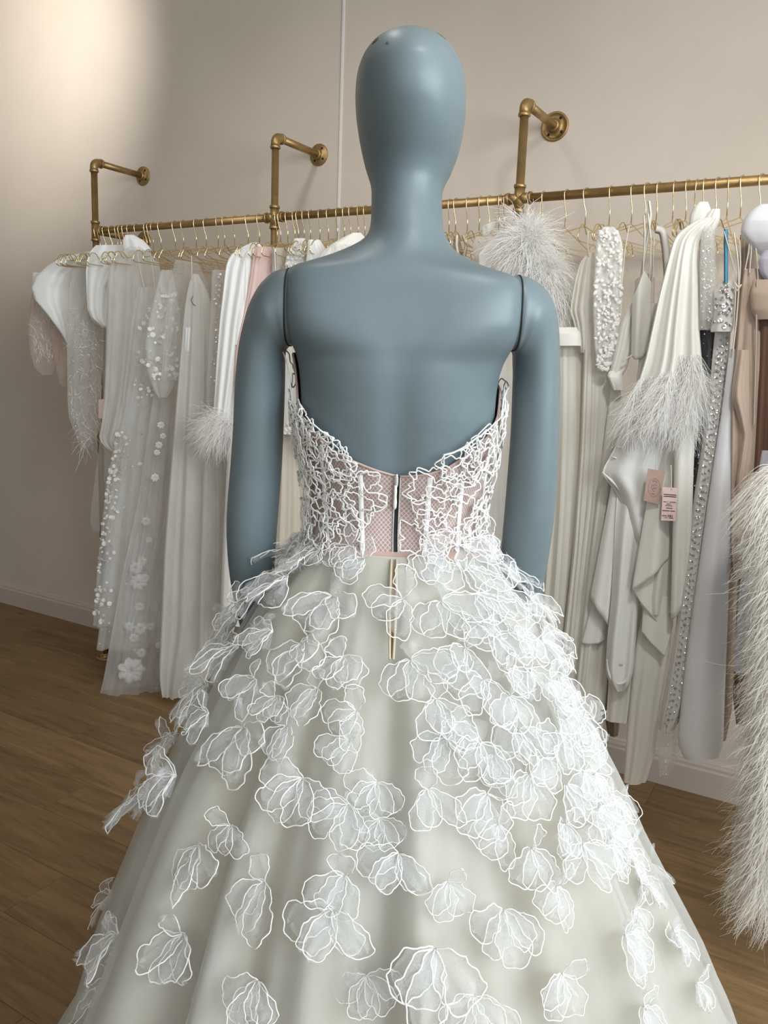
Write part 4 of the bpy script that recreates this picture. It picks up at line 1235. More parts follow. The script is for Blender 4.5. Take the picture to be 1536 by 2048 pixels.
for (px, py, rp) in ((263, 1338, 25), (279, 1213, 9), (268, 1275, 9), (283, 1305, 9), (281, 1256, 12), (258, 1252, 9), (300, 1252, 8), (276, 1163, 15), (272, 1135, 12), (290, 1156, 9), (284, 1122, 9), (292, 1042, 9), (310, 955, 8), (322, 850, 7), (326, 872, 6), (318, 890, 7), (314, 905, 6), (318, 1290, 7), (312, 1380, 6), (298, 1080, 6)):
    rosette(g, px, py, rp, off=.43 if py > 1000 else .42, mid=270 if py > 1000 else 310)
MB().tube(curve3([(277, 1213), (266, 1240), (262, 1265), (268, 1295), (274, 1310)], .435, 270), .0014, 5).build('stem_cord', M_petal, g)

pn = Panel([(548, 384, 396), (562, 378, 408), (580, 373, 420), (640, 366, 428), (700, 361, 432), (850, 348, 440), (1000, 336, 452), (1100, 328, 458), (1250, 322, 462), (1340, 318, 430), (1375, 318, 410), (1390, 324, 392)], .37, .13, 7, .016, 15)
g = garment('tulle_gown', 'plain grey white layered tulle gown with thin strap, left of the crystal trimmed sheer dress', 'gown', [('skirt', M_greywhite, pn)])
strap(g, [(383, 512), (384, 560)], .40, r=.002)
MB().tube(curve3([(386, 592), (382, 600), (385, 607), (391, 612)], .44, 385), .0012, 5).build('hook_clip', M_black, g)
pt_ = Panel([(655, 371, 381), (702, 370, 380)], .45, .003, 1, 0, 16, nr=6, nc=16); pt_.mesh().build('care_tag', M_white, g)
pv = Panel([(520, 350, 395), (580, 335, 420), (660, 328, 400), (760, 322, 380)], .28, .08, 5, .01, 17); pv.mesh().build('veil', M_t_faint, g)

pn = Panel([(540, 424, 452), (620, 420, 450), (760, 412, 446), (850, 410, 446), (1000, 405, 460), (1180, 400, 465), (1300, 398, 440)], .38, .08, 4, .01, 18)
g = garment('crystal_dress', 'sheer dress with a column of crystal chain, left of the feather cuffed robe', 'dress', [('dress', M_t_grey, pn)])
mb = MB(); N = 70; t = np.repeat(np.linspace(.02, .40, 14), 5) + RS.uniform(-.012, .012, N)
discs(mb, pn.front(RS.normal(.0, .22, N), t, .005), -FH, RS.uniform(.002, .006, N), RS, 6, 1.0)
mb.build('crystals', M_bead, g, kind='stuff')

pn = Panel([(486, 502, 522), (496, 476, 530), (512, 457, 528), (540, 450, 520), (580, 446, 515), (640, 439, 505), (720, 433, 496), (790, 429, 484), (840, 426, 474)], .43, .09, 3, .014, 19, top=.6)
pn2 = Panel([(520, 480, 560), (700, 475, 575), (900, 455, 580), (1100, 445, 585), (1250, 440, 585)], .34, .1, 5, .014, 20)
g = garment('feather_robe', 'white satin robe with fluffy feather cuff, left of the mannequin arm', 'robe', [('sleeve', M_satin, pn), ('body', M_satin, pn2)])
mb = MB(); N = 2200
root = pn.pts(RS.uniform(0, 6.28, N), RS.uniform(.93, 1.0, N), .0) + np.array([0, 0, -1]) * RS.uniform(0, .05, (N, 1))
dirs = rand_dirs(N, RS, -RH * .55 + np.array([0, 0, -.75]), .55)
strands(mb, root, dirs, RS.uniform(.04, .125, N), .25, .22, .0007, 7, RS)
mb.build('feather_cuff', M_feather, g, kind='stuff')
pf = Panel([(600, 482, 506), (622, 470, 506), (655, 466, 500), (690, 466, 492)], .46, .04, 2, .006, 21); pf.mesh().build('tie_belt', M_satin, g)

pn = Panel([(494, 508, 548), (520, 504, 550), (560, 499, 548), (620, 488, 545), (700, 470, 540), (1000, 465, 545)], .38, .06, 6, .008, 22)
pq = Panel([(500, 496, 508), (560, 492, 503), (640, 486, 497)], .41, .012, 1, .002, 23, nc=24)
g = garment('pink_gown', 'blush pink satin gown with a sequined strap, above the mannequin left shoulder', 'gown', [('bodice', M_pink, pn), ('sequin_strap', M_silverc, pq)])
pn = Panel([(496, 545, 572), (540, 545, 580), (700, 540, 585), (1000, 535, 590)], .34, .05, 5, .01, 24)
g = garment('champagne_slip', 'champagne slip dress with white straps, right of the blush pink gown', 'dress', [('slip', M_champ, pn)])
strap(g, [(549, 496), (551, 545)], .39, M_white, .004); strap(g, [(573, 518), (573, 545)], .40, M_white, .002); strap(g, [(560, 522), (570, 545)], .40, M_champ, .002)
pn = Panel([(477, 588, 610), (492, 586, 614), (510, 572, 612), (560, 570, 625), (700, 560, 630), (830, 556, 628), (868, 560, 622)], .36, .06, 4, .01, 25)
g = garment('lace_camisole', 'ivory lace camisole with scalloped hem, behind the mannequin left shoulder', 'camisole', [('bodice', M_ivory, pn)])
mb = MB(); N = 240; discs(mb, pn.front(RS.uniform(-.95, .95, N), RS.choice([.99, .985, .96, .1, .05, .15], N) + RS.uniform(-.02, .01, N), .004), -FH, RS.uniform(.003, .007, N), RS, 6, .7)
mb.build('lace_edge', M_petal, g, kind='stuff')
pn = Panel([(868, 560, 628), (1000, 555, 640), (1150, 548, 650), (1300, 545, 655)], .30, .08, 7, .012, 26)
garment('champagne_skirt', 'pale champagne chiffon skirt seen between the mannequin arm and bodice', 'skirt', [('skirt', M_champ, pn)])
pn = Panel([(480, 616, 640), (492, 616, 648), (520, 612, 668), (560, 608, 680), (900, 600, 690)], .36, .07, 3, .012, 27)
garment('satin_shirt', 'white satin shirt with stand collar, above the mannequin left shoulder seam', 'shirt', [('body', M_satin, pn)])
pn = Panel([(466, 704, 722), (478, 676, 738), (496, 650, 742), (530, 632, 738), (600, 628, 740), (900, 620, 745)], .40, .07, 3, .014, 28)
garment('ivory_robe', 'ivory silk robe with sloping shoulder, just left of the mannequin neck', 'robe', [('body', M_silk, pn)])
pn = Panel([(488, 668, 700), (505, 662, 735), (540, 650, 745), (900, 650, 750)], .43, .05, 4, .01, 29)
g = garment('lace_blouse', 'ivory lace blouse in front of the silk robe by the mannequin neck', 'blouse', [('body', M_lace, pn)])
# ---- middle bay, right of the mannequin neck
pn = Panel([(472, 908, 918), (497, 905, 925), (560, 900, 940), (900, 890, 950)], .16, .05, 3, .01, 40)
g = garment('tan_dress', 'tan dress with cream ribbon strap, right of the mannequin neck', 'dress', [('body', M_taupe, pn)])
strap(g, [(914, 470), (913, 490), (917, 515)], .36, M_strap, .0045); strap(g, [(926, 470), (933, 490), (928, 512)], .33, M_champ, .005)
pn = Panel([(474, 950, 1000), (484, 941, 1002), (510, 946, 1006), (545, 962, 1010), (620, 965, 1030), (900, 962, 1042), (1250, 950, 1050)], .35, .06, 3, .008, 41, sm=3)
pk = Panel([(443, 984, 990), (452, 964, 990), (462, 964, 986), (472, 964, 976)], .33, .03, 2, .004, 42, sm=3)
g = garment('organza_blouse', 'white organza blouse with a wide satin tie, left of the ostrich feather blouse', 'blouse', [('bodice', M_t_dense, pn), ('collar', M_lace, pk)])
pt_ = Panel([(470, 994, 1004), (488, 974, 1004), (510, 956, 998), (532, 958, 984), (548, 966, 976)], .38, .02, 1, .004, 43, top=1, sm=3); pt_.mesh().build('satin_tie', M_satin, g)

# feather top
pn = Panel([(440, 1030, 1075), (480, 1015, 1095), (540, 1015, 1130), (600, 1060, 1142), (650, 1090, 1140), (900, 1085, 1120)], .34, .10, 3, .012, 44)
g = garment('feather_blouse', 'white ostrich feather blouse bursting above the mannequin right shoulder', 'top', [('bodice', M_white, pn)])
Q, n_ = hang_plane(1075, .40)
def burst(cx, cy, rad_px, N, Lmin, Lmax, dirbias, spread, droop, wid=.0007, curl=.2):
    c = at_plane(cx, cy, Q, n_); d = float((c - CAM) @ FWD)
    r = rad_px * d / F_PX
    v = rand_dirs(N, RS); root = c + v * r * RS.uniform(.2, 1, (N, 1)) ** .5 * np.array([1, .6, 1])
    dr = v * spread + rand_dirs(N, RS, dirbias, .5); dr /= np.linalg.norm(dr, axis=1, keepdims=True)
    return root, dr, RS.uniform(Lmin, Lmax, N), droop, curl, wid
mb = MB()
for a in (burst(1055, 482, 30, 1700, .04, .105, (0, 0, .15), 1.1, .35), burst(1090, 545, 30, 1500, .035, .085, tuple(RH * .25), 1.0, .5), burst(1110, 590, 24, 950, .035, .085, tuple(RH * .2 + np.array([0, 0, -.4])), .9, .5),
          burst(1025, 500, 22, 380, .04, .08, tuple(-RH * .5 + np.array([0, 0, -.3])), .8, .4), burst(1050, 470, 18, 110, .09, .15, (0, 0, .35), 1.2, .3, .0011, .3)):
    root, dr, L, dp, cl, wd = a
    strands(mb, root, dr, L, dp, cl, wd, 8, RS)
mb.build('ostrich_feathers', M_feather, g, kind='stuff')

# ---- right bay
pn = Panel([(636, 1116, 1142), (652, 1110, 1158), (656, 1108, 1160)], .32, .07, 3, .012, 45)
pk = Panel([(655, 1104, 1166), (670, 1106, 1168), (692, 1108, 1172)], .40, .08, 1, .004, 46)
ps = Panel([(690, 1106, 1174), (850, 1102, 1178), (1000, 1096, 1176), (1150, 1086, 1170), (1300, 1074, 1160), (1480, 1060, 1150)], .36, .10, 9, .014, 47)
garment('ribbon_waist_gown', 'cream pleated chiffon gown with a wide satin ribbon waist, beside the mannequin right arm', 'gown', [('bodice', M_cream, pn), ('ribbon_belt', M_silk, pk), ('skirt', M_cream, ps)])
pn = Panel([(505, 1176, 1186), (525, 1160, 1194), (560, 1150, 1198), (600, 1143, 1198), (622, 1140, 1196), (645, 1148, 1195), (690, 1156, 1190), (706, 1160, 1176)], .38, .05, 4, .014, 48, top=.7)
ps = Panel([(600, 1168, 1198), (700, 1168, 1198), (900, 1160, 1194), (1100, 1146, 1184), (1300, 1124, 1172), (1460, 1112, 1166)], .40, .06, 6, .012, 49)
g = garment('ruffle_gown', 'cream chiffon gown with a falling ruffle, left of the lace sleeved gown', 'gown', [('ruffle', M_cream, pn), ('skirt', M_cream, ps)])
strap(g, [(1176, 462), (1175, 490), (1178, 512)], .40)
pn = Panel([(454, 1206, 1228), (464, 1196, 1238), (490, 1191, 1246), (560, 1187, 1246), (620, 1186, 1244), (680, 1188, 1236), (722, 1192, 1224), (742, 1196, 1218)], .44, .05, 3, .006, 50, sm=3)
ps = Panel([(736, 1188, 1226), (850, 1184, 1220), (1000, 1174, 1208), (1200, 1152, 1192), (1400, 1136, 1180), (1520, 1126, 1172)], .40, .07, 4, .012, 51)
g = garment('lace_sleeve_gown', 'ivory gown with a long beaded lace sleeve of leaves, right of the ruffle gown', 'gown', [('lace_sleeve', M_lace, pn), ('skirt', M_ivory, ps)])
# lace leaves
mb = MB(); N = 230
u = RS.uniform(-.9, .9, N); t = RS.uniform(.02, .99, N); c = pn.front(u, t, .003)
for k in range(N):
    L = RS.uniform(.008, .019); a = RS.uniform(0, 6.28); sd = RH * math.cos(a) + np.array([0, 0, 1]) * math.sin(a); pr = np.cross(sd, FH); wv = pr * L * .24
    s_ = np.linspace(0, 1, 5); mid_ = c[k] + sd * (s_ - .5)[:, None] * L - FH * (.004 * np.sin(s_ * 3.14))[:, None]
    w_ = np.sin(s_ * math.pi)[:, None] * wv + 1e-5
    mb.grid(np.stack([mid_ - w_, mid_ - FH * .0015, mid_ + w_], 1))
mb.build('lace_leaves', M_petal, g, kind='stuff')
strap(g, [(1258, 452), (1250, 500), (1243, 580), (1238, 655)], .42, r=.0014)
# knotted satin gown
pn = Panel([(560, 1278, 1290), (600, 1262, 1284), (655, 1238, 1270), (700, 1228, 1264), (738, 1220, 1254), (750, 1216, 1246)], .42, .06, 3, .008, 52, sm=3)
pk = Panel([(742, 1218, 1246), (752, 1214, 1244), (766, 1220, 1246), (780, 1226, 1248)], .46, .05, 2, .006, 53, sm=3)
ps = Panel([(775, 1222, 1250), (850, 1212, 1254), (1000, 1192, 1245), (1150, 1174, 1232), (1300, 1158, 1220), (1440, 1144, 1208), (1530, 1138, 1200)], .42, .08, 4, .014, 54)
g = garment('knotted_gown', 'ivory satin gown gathered in a knot at the hip, right of the lace sleeve', 'gown', [('bodice', M_silk, pn), ('knot', M_silk, pk), ('skirt', M_ivory, ps)])
strap(g, [(1298, 402), (1302, 430), (1296, 470), (1288, 520), (1278, 580)], .42, M_strap, .0035)
Qp = line3([(1282, 718)], .45, 1282)[0]
g = thing('plunge_top', tuple(Qp), 'pale oatmeal satin top with sharp V front, left of the square neck dress', 'top')
sheet(g, 'front', M_ivory, [(1264, 598, 1262, 712), (1275, 576, 1270, 720), (1288, 542, 1282, 718), (1304, 566, 1298, 700)], .46, 1282, .006, 9)
sheet(g, 'back', M_champ, [(1270, 560, 1268, 700), (1282, 552, 1280, 705), (1296, 548, 1292, 704), (1310, 556, 1306, 696)], .42, 1288, .006, 10)
strap(g, [(1288, 430), (1290, 470), (1286, 545)], .44, M_ivory, .0025); strap(g, [(1296, 428), (1302, 480), (1303, 562)], .44, M_ivory, .0025); MB().tube(curve3([(1245, 722), (1262, 712), (1272, 706)], .49, 1260), .002, 5).build('belt_tie', M_strap, g)
pn = Panel([(607, 1292, 1332), (640, 1288, 1330), (720, 1278, 1326), (820, 1266, 1318), (950, 1252, 1308), (1200, 1225, 1300), (1400, 1215, 1290), (1440, 1212, 1280)], .43, .07, 3, .010, 56)
g = garment('square_neck_dress', 'ivory square neck dress on doubled thin straps, left of the feather cuffed silk robe', 'dress', [('dress', M_ivory, pn)])
for a in ((1302, 476, 1298, 606), (1308, 474, 1304, 604)): strap(g, [(a[0], a[1]), ((a[0] + a[2]) / 2, 540), (a[2], a[3])], .45, r=.0016)
strap(g, [(1312, 458), (1326, 462), (1332, 500), (1336, 560), (1334, 606)], .43, M_ivory, .010)

# white silk robe with feather cuffs
pn = Panel([(436, 1404, 1432), (448, 1380, 1428), (464, 1358, 1410), (480, 1347, 1398), (520, 1336, 1394), (590, 1318, 1397), (660, 1303, 1399), (720, 1290, 1404), (770, 1274, 1402), (815, 1262, 1396)], .52, .10, 4, .020, 57, top=.5)
pk = Panel([(404, 1398, 1416), (414, 1388, 1420), (430, 1380, 1426), (450, 1378, 1432)], .45, .05, 2, .006, 58, sm=3)
g = garment('silk_robe', 'white silk robe with long feather trimmed sleeves, centre of the right bay', 'robe', [('sleeve', M_silk, pn), ('collar', M_silk, pk)])
pk2 = Panel([(418, 1424, 1440), (440, 1408, 1440), (470, 1400, 1428), (540, 1396, 1420), (700, 1400, 1424)], .47, .05, 3, .01, 59, sm=3); pk2.mesh().build('front_edge', M_silk, g)
mb = MB(); N = 3600
u = RS.uniform(-1, 1, N); t = np.clip(.80 + .20 * RS.uniform(0, 1, N) + .05 * np.abs(u), 0, 1)
root = pn.front(u, t, .004); dirs = rand_dirs(N, RS, np.array([0, 0, -1.5]) - RH * .35, .5)
strands(mb, root, dirs, RS.uniform(.04, .105, N), .3, .3, .00065, 7, RS)
N = 800; u = RS.uniform(.2, 1, N); t = RS.uniform(.72, .84, N)
strands(mb, pn.front(u, t, .004), rand_dirs(N, RS, np.array([0, 0, -1.3]) + RH * .3, .4), RS.uniform(.05, .11, N), .3, .28, .00065, 7, RS)
mb.build('feather_cuff', M_feather, g, kind='stuff')

# draped satin skirt with diagonal tucks and looped tail
pn = Panel([(800, 1270, 1345), (835, 1262, 1340), (870, 1242, 1342), (905, 1224, 1344), (940, 1204, 1340), (952, 1206, 1334), (990, 1236, 1326), (1060, 1262, 1318), (1110, 1285, 1310)], .50, .09, 2, .012, 60, top=.6, sm=3)
pt2 = Panel([(960, 1236, 1310), (1040, 1230, 1296), (1120, 1226, 1284), (1200, 1222, 1278), (1280, 1214, 1272), (1335, 1211, 1268), (1362, 1216, 1262), (1380, 1230, 1250)], .52, .09, 2, .018, 62, top=.7, sm=3)
g = garment('draped_satin_gown', 'white satin draped skirt with diagonal tucks and a looped hanging tail', 'skirt', [('draped_hip', M_satin, pn), ('looped_tail', M_satin, pt2)])
sheet(g, 'pointed_tail', M_satin, [(1226, 955, 1180, 1196), (1234, 955, 1196, 1220), (1243, 955, 1212, 1240), (1254, 955, 1222, 1264)], .51, 1220, .008, 1)
sheet(g, 'tail_lining', M_satin, [(1190, 1185, 1163, 1287), (1203, 1195, 1180, 1288), (1214, 1205, 1197, 1283), (1226, 1215, 1212, 1279)], .47, 1200, .004, 2)
for (a, b_, c_) in (((1244, 872), (1290, 890), (1338, 930)), ((1232, 892), (1285, 915), (1336, 965)), ((1222, 912), (1280, 942), (1330, 1000)), ((1204, 944), (1250, 990), (1290, 1080))):
    MB().tube(curve3([a, ((a[0] + b_[0]) / 2, (a[1] + b_[1]) / 2 - 2), b_, ((c_[0] + b_[0]) / 2, (c_[1] + b_[1]) / 2 - 3), c_], .535, 1275), np.concatenate([np.linspace(.001, .004, 6), np.full(12, .004), np.linspace(.004, .001, 6)]), 8).build('tuck', M_satin, g)
# open loop at the bottom of the tail
MB().tube(curve3([(1214, 1318), (1216, 1345), (1226, 1364), (1242, 1369), (1256, 1358), (1262, 1338), (1264, 1310)], .572, 1240), np.concatenate([np.linspace(.001, .0045, 8), np.full(8, .0045), np.linspace(.0045, .001, 8)]), 10).build('tail_loop', M_satin, g)
MB().tube(curve3([(1240, 1180), (1238, 1260), (1240, 1330)], .565, 1240), np.concatenate([np.linspace(.002, .008, 12), np.full(12, .008)]), 10).build('tail_fold', M_satin, g)

# ivory silk with ruffled hem and price tags
pn = Panel([(820, 1330, 1402), (900, 1322, 1398), (1000, 1302, 1390), (1100, 1290, 1382), (1170, 1278, 1378), (1205, 1278, 1370), (1225, 1290, 1350)], .50, .06, 3, .012, 63)
pl = Panel([(1215, 1284, 1348), (1300, 1270, 1340), (1400, 1259, 1322), (1500, 1251, 1312), (1562, 1247, 1292)], .47, .07, 3, .008, 66)
g = garment('cascade_gown', 'ivory silk gown with cascading pointed ruffle, carrying two pink tags', 'gown', [('body', M_silk, pn), ('underskirt', M_ivory, pl)])
sheet(g, 'ruffle', M_silk, [(1290, 1100, 1264, 1178), (1300, 1100, 1281, 1202), (1312, 1100, 1301, 1228), (1327, 1100, 1322, 1253)], .545, 1300, .003, 3)
sheet(g, 'ruffle', M_silk, [(1298, 975, 1263, 1181), (1312, 975, 1290, 1160), (1327, 975, 1316, 1140), (1343, 975, 1338, 1117)], .575, 1310, .006, 4)
sheet(g, 'ruffle', M_silk, [(1350, 860, 1341, 1241), (1364, 860, 1354, 1230), (1377, 860, 1368, 1212), (1390, 860, 1379, 1192)], .57, 1365, .006, 5)
sheet(g, 'ruffle', M_silk, [(1288, 1190, 1283, 1262), (1304, 1190, 1303, 1286), (1322, 1190, 1328, 1311), (1345, 1190, 1346, 1250)], .53, 1310, .004, 6)

# black / crystal sheer dress
pn = Panel([(452, 1408, 1424), (466, 1402, 1430), (560, 1400, 1434), (640, 1398, 1438), (660, 1398, 1440)], .54, .04, 3, .006, 68, sm=3)
pk = Panel([(640, 1400, 1446), (760, 1402, 1450), (840, 1396, 1440), (900, 1388, 1424), (1000, 1374, 1406), (1150, 1362, 1388), (1250, 1352, 1376)], .50, .06, 3, .008, 69)
g = garment('crystal_black_dress', 'black sequined dress with a sparkling sheer grey sleeve, right of the silk robe', 'dress', [('sheer_sleeve', M_t_grey, pn), ('skirt', M_blackc, pk)])
mb = MB(); N = 190; discs(mb, pn.front(RS.uniform(-.9, .9, N), RS.uniform(.05, 1, N), .003), -FH, RS.uniform(.0010, .0026, N), RS, 6, .9)
N = 240; discs(mb, pk.front(RS.uniform(-.95, .95, N), RS.uniform(0, .95, N), .003), -FH, RS.uniform(.0007, .0016, N), RS, 5, .9)
mb.build('crystals', M_bead, g, kind='stuff')

# silver sequin gown
pn = Panel([(562, 1446, 1466), (576, 1436, 1470), (582, 1426, 1470), (640, 1425, 1468), (656, 1421, 1466), (664, 1421, 1464)], .56, .06, 2, .006, 70, sm=3)
ps = Panel([(660, 1430, 1462), (800, 1416, 1452), (900, 1402, 1440), (1000, 1386, 1424), (1100, 1372, 1410), (1200, 1360, 1398), (1300, 1344, 1388), (1400, 1326, 1378), (1452, 1313, 1358), (1457, 1318, 1350)], .54, .07, 4, .010, 71)
pe = Panel([(1440, 1316, 1366), (1500, 1316, 1360), (1540, 1318, 1345), (1552, 1320, 1333)], .50, .04, 3, .006, 72)
g = garment('sequin_gown', 'silver grey gown with rows of sequins, hung on a sky blue ribbon', 'gown', [('bodice', M_silverc, pn), ('skirt', M_silverc, ps), ('sheer_train', M_t_faint, pe)])
strap(g, [(1452, 458), (1452, 510), (1452, 566)], .585, M_blue, .0046, 'ribbon')
def ring_sequins(P, nrm, r, inner, mat, name):
    mb = MB(); an = np.linspace(0, 2 * math.pi, 9, endpoint=False)
    for p, rr_ in zip(P, np.broadcast_to(r, (len(P),))):
        nn = nrm + RS.normal(size=3) * .25; nn /= np.linalg.norm(nn); a = np.cross(nn, (0, 0, 1.0)); a /= np.linalg.norm(a); b = np.cross(nn, a)
        ring = np.array([[p + (a * math.cos(t) + b * math.sin(t)) * rr_ * k + nn * (.0006 if k < 1 else 0) for t in an] for k in (inner, 1.0)])
        mb.grid(ring, True)
    return mb.build(name, mat, g, kind='stuff')
NV = -hang_plane(1430, .5)[1]
t = np.linspace(.04, .97, 52)
ring_sequins(np.concatenate([ps.front(np.full(52, .18), t, .003), ps.front(np.full(52, -.45), t + .008, .003)]), NV, RS.uniform(.0028, .0046, 104), .35, M_sequin, 'bright_sequins')
t = np.linspace(.02, .98, 62)
ring_sequins(np.concatenate([ps.front(np.full(62, .58), t, .003), ps.front(np.full(62, -.2), t + .006, .003), pn.front(RS.uniform(-.85, .85, 44), RS.uniform(.1, .9, 44), .003)]), NV, RS.uniform(.0026, .0042, 168), .45, M_sequin_dk, 'dark_sequins')
ring_sequins(pn.front(np.array([-.1, .0, .1, -.3, .2]), np.array([.35, .5, .62, .78, .9]), .004), NV, .0055, .35, M_sequin, 'large_sequins')
mb = MB(); N = 60; discs(mb, pe.front(RS.uniform(-.8, .8, N), RS.uniform(.1, .95, N), .003), -FH, RS.uniform(.001, .0024, N), RS); mb.build('train_sequins', M_bead, g, kind='stuff')

# plain white column gown
pn = Panel([(698, 1460, 1470), (712, 1457, 1473), (760, 1451, 1474), (830, 1442, 1472), (900, 1431, 1468), (1000, 1416, 1464), (1100, 1402, 1460), (1200, 1388, 1457), (1300, 1374, 1453), (1400, 1363, 1449), (1485, 1354, 1447), (1502, 1356, 1447), (1510, 1366, 1438)], .58, .11, 1.2, .010, 73, top=.6, sm=3)
pg = Panel([(1150, 1440, 1475), (1300, 1438, 1470), (1420, 1436, 1464), (1480, 1436, 1452)], .47, .04, 3, .006, 74)
g = garment('column_gown', 'plain white column gown with a straight hem, its strap looped over a hanger', 'gown', [('skirt', M_white, pn), ('lining', M_taupe, pg)])
strap(g, [(1468, 466), (1476, 520), (1478, 574), (1473, 640), (1466, 702)], .60, r=.0022); strap(g, [(1479, 480), (1481, 530), (1478, 576)], .59, r=.002); strap(g, [(1448, 462), (1464, 520), (1476, 574)], .59, r=.0012)
MB().tube(curve3([(1470, 566), (1477, 576), (1484, 568), (1478, 576), (1474, 582)], .605, 1477), .0022, 6).build('strap_knot', M_strap, g)

# beige satin gown
pn = Panel([(538, 1488, 1530), (560, 1484, 1560), (620, 1478, 1565), (672, 1474, 1565), (720, 1470, 1565), (790, 1463, 1565), (900, 1462, 1565), (1000, 1462, 1560), (1100, 1462, 1520), (1152, 1468, 1498)], .56, .12, 4, .016, 75)
pr_ = Panel([(700, 1476, 1506), (770, 1465, 1506), (796, 1463, 1510), (830, 1474, 1512), (870, 1484, 1512), (920, 1478, 1506), (965, 1472, 1496), (980, 1476, 1486)], .62, .05, 2, .018, 76, top=.8, sm=3)
g = garment('beige_gown', 'beige satin gown with a curling ruffle at its side, near the right edge', 'gown', [('gown', M_beige, pn), ('ruffle', M_beige, pr_)])
pu = Panel([(560, 1506, 1560), (590, 1500, 1565), (620, 1502, 1565), (640, 1512, 1560)], .62, .10, 1, .006, 77); pu.mesh().build('cup', M_beige, g)
for a in ((1500, 468, 1490, 540), (1502, 470, 1499, 545), (1506, 468, 1516, 560)): strap(g, [(a[0], a[1]), ((a[0] + a[2]) / 2 + 2, 505), (a[2], a[3])], .60, M_strap, .0018)
strap(g, [(1514, 560), (1512, 700), (1508, 850)], .66, M_champ, .0022, 'ribbon')
pn = Panel([(640, 1518, 1600), (760, 1512, 1600), (900, 1506, 1600), (1000, 1500, 1600), (1150, 1496, 1600)], .60, .10, 5, .016, 78)
garment('brown_gown', 'dark brown satin gown behind the beige ruffle at the right edge', 'gown', [('gown', M_brown, pn)])
pn = Panel([(900, 1516, 1580), (1000, 1500, 1570), (1100, 1488, 1560), (1200, 1477, 1550), (1300, 1469, 1540), (1340, 1468, 1530)], .64, .10, 4, .010, 79)
garment('lilac_gown', 'pale lilac chiffon gown hanging behind the long feather gown', 'gown', [('skirt', M_lilac, pn)])
pn = Panel([(410, 1518, 1590), (424, 1498, 1600), (446, 1484, 1605), (470, 1480, 1605), (492, 1500, 1600), (520, 1530, 1600)], .54, .16, 2, .006, 80, sm=11)
garment('puff_sleeve_top', 'white puff sleeved top at the upper right edge', 'top', [('sleeve', M_white, pn)])
pn = Panel([(498, 1530, 1600), (520, 1516, 1600), (548, 1520, 1600), (566, 1535, 1600)], .58, .10, 2, .006, 81, sm=11)
garment('lilac_blouse', 'pale lilac satin blouse under the puff sleeve at the right edge', 'top', [('body', M_lilac, pn)])
pn = Panel([(470, 1205, 1225), (800, 1200, 1240), (1300, 1196, 1246), (1400, 1204, 1244), (1450, 1212, 1240), (1470, 1216, 1236)], .22, .06, 3, .01, 82)
garment('taupe_filler_gown', 'taupe filler gown hanging deep behind the looped satin tail', 'gown', [('skirt', M_taupe, pn)])  # added filler, dark cloth for the dark gap behind the tail
pn = Panel([(470, 1480, 1510), (800, 1460, 1530), (1200, 1450, 1540), (1350, 1462, 1530), (1420, 1468, 1520), (1446, 1472, 1500)], .34, .08, 4, .012, 83)
garment('mocha_filler_gown', 'mocha filler gown added in the dark gap behind the column gown', 'gown', [('skirt', M_taupe, pn)])  # second added filler, taupe cloth keeps the gap by the column gown dark

# long feather gown at the right edge; unseen right side widened to shade the floor
pn = Panel([(935, 1560, 1690), (975, 1528, 1720), (1050, 1536, 1760), (1200, 1540, 1790), (1400, 1532, 1810), (1560, 1526, 1830), (1640, 1512, 1840), (1720, 1500, 1850), (1755, 1510, 1850)], .92, .42, 5, .02, 84, mid=1700)
pbod = Panel([(420, 1610, 1690), (480, 1590, 1720), (700, 1580, 1760), (965, 1566, 1800)], .75, .16, 3, .01, 85, mid=1700)
g = garment('feather_gown', 'long full ivory feather covered gown at the right edge of the photo', 'gown', [('gown', M_ivory, pn), ('bodice', M_ivory, pbod)])
mb = MB(); N = 15000
phi = np.concatenate([RS.uniform(2.1, 3.75, N - 4000), RS.uniform(-.6, 2.2, 4000)]); t = RS.uniform(0, 1, N)
root = pn.pts(phi, t, .002)
out = -pn.nrm * np.sin(phi)[:, None] + RH * np.cos(phi)[:, None]; out[:, 2] = 0
dirs = out * .5 + np.array([0, 0, -1.2]) + RS.normal(size=(N, 3)) * .30; dirs /= np.linalg.norm(dirs, axis=1, keepdims=True)
strands(mb, root, dirs, RS.uniform(.05, .11, N), .2, .25, .0007, 7, RS)
N = 420; phi = RS.uniform(2.2, math.pi + .4, N); t = RS.uniform(0, .08, N); root = pn.pts(phi, t, .002)
strands(mb, root, rand_dirs(N, RS, -RH * .8 + np.array([0, 0, .3]), .4), RS.uniform(.05, .10, N), .9, .15, .0009, 9, RS)
mb.build('feathers', M_feather_iv, g, kind='stuff')

# ---- price tags
def card(name, label, pts, off, mid, mat, cord):
    P = line3(pts, off, mid); n = hang_plane(mid, off)[1]
    mb = MB(); F_ = np.concatenate([P - n * .0004, P + n * .0004])
    mb.add(F_, [(0, 1, 2, 3), (7, 6, 5, 4), (0, 4, 5, 1), (1, 5, 6, 2), (2, 6, 7, 3), (3, 7, 4, 0)])
    th_ = thing(name, tuple(P[2]), label, 'tag', 'price tags')
    mb.build('card', mat, th_, smooth=False)
    MB().tube(curve3(cord, off + .001, mid, 12), .0011, 5).build('string', M_strap, th_)
    a = P[1] - P[0]; b = P[3] - P[0]
    return th_, (lambda u, v: P[0] + a * u + b * v - n * .0009), n
def ink(th_, f, n, rects, mat, name='print'):
    mb = MB()
    for (u0, v0, u1, v1) in rects:
        mb.add([f(u0, v0), f(u1, v0), f(u1, v1), f(u0, v1)], [(0, 1, 2, 3)])
    return mb.build(name, mat, th_, smooth=False, kind='stuff')
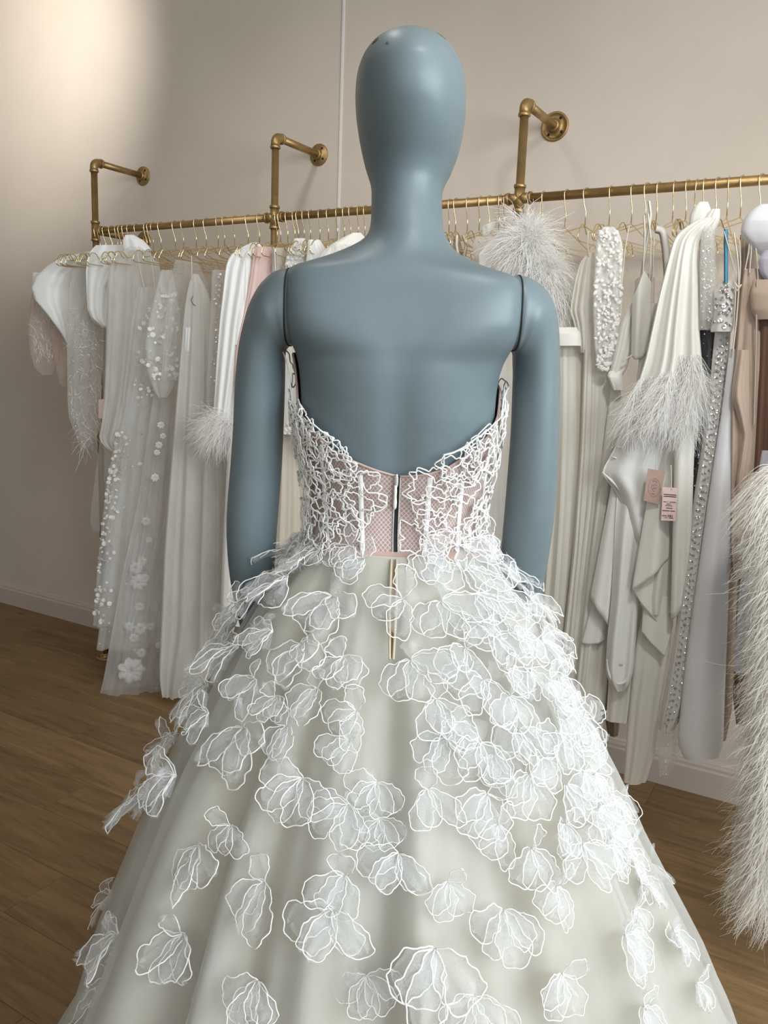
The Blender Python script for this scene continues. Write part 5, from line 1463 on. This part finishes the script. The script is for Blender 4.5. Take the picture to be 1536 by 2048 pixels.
th_, f, n = card('price_tag', 'dusty pink swing tag with an oval emblem, on the cascade gown', [(1296, 937), (1330, 944), (1318, 1009), (1287, 1001)], .625, 1310, M_tag_kraft, [(1314, 905), (1313, 925), (1311, 941)])
def ovals(f, cu, cv, ru, rv, w, a0, a1, N=26):
    an = np.linspace(a0, a1, N)
    out = np.array([[f(cu + ru * k * math.cos(a), cv + rv * k * math.sin(a)) for a in an] for k in (1 - w, 1 + w)])
    return out
mb = MB()
mb.grid(ovals(f, .50, .54, .34, .28, .03, 0, 6.2832, 40))
for k in range(9):      # lettering arcs top and bottom of the oval
    a = -math.pi / 2 + (k - 4) * .13; mb.grid(ovals(f, .5, .54, .25, .205, .10, a - .045, a + .045, 4))
for k in range(7):
    a = math.pi / 2 + (k - 3) * .14; mb.grid(ovals(f, .5, .54, .25, .205, .10, a - .045, a + .045, 4))
for cu, cv, r_ in ((.42, .53, .075), (.57, .5, .075), (.52, .60, .07)):
    mb.grid(ovals(f, cu, cv, r_, r_ * .8, .16, .4, 5.6, 18))
mb.build('emblem', M_ink_soft, th_, smooth=False, kind='stuff')
th_, f, n = card('price_tag', 'blush pink paper tag printed with lines of black text, lower of the two tags', [(1326, 974), (1355, 976), (1351, 1042), (1322, 1041)], .63, 1340, M_tag_pink, [(1342, 930), (1343, 955), (1343, 980)])
rects = []
rt = random.Random(4)
for (v, u0, u1, h) in ((.20, .08, .96, .028), (.255, .08, .96, .028), (.42, .08, .30, .022), (.42, .36, .42, .022), (.42, .52, .95, .022), (.48, .32, .62, .022), (.53, .22, .72, .018), (.60, .30, .74, .024), (.68, .05, .55, .028), (.68, .60, .92, .028), (.835, .05, .40, .024), (.805, .46, .52, .075), (.815, .56, .70, .055), (.805, .74, .79, .075), (.895, .2, .45, .016), (.89, .55, .85, .024)):
    u = u0
    while u < u1 - .01:
        w_ = min(rt.uniform(.03, .055), u1 - u); rects.append((u, v, u + w_ * .82, v + h)); u += w_
ink(th_, f, n, rects, M_ink)
th_, f, n = card('price_tag', 'small blush card tag hanging against the far left post', [(197, 799), (208, 798), (210, 838), (197, 836)], .30, 205, M_tag_pink, [(203, 770), (202, 785), (202, 800)])
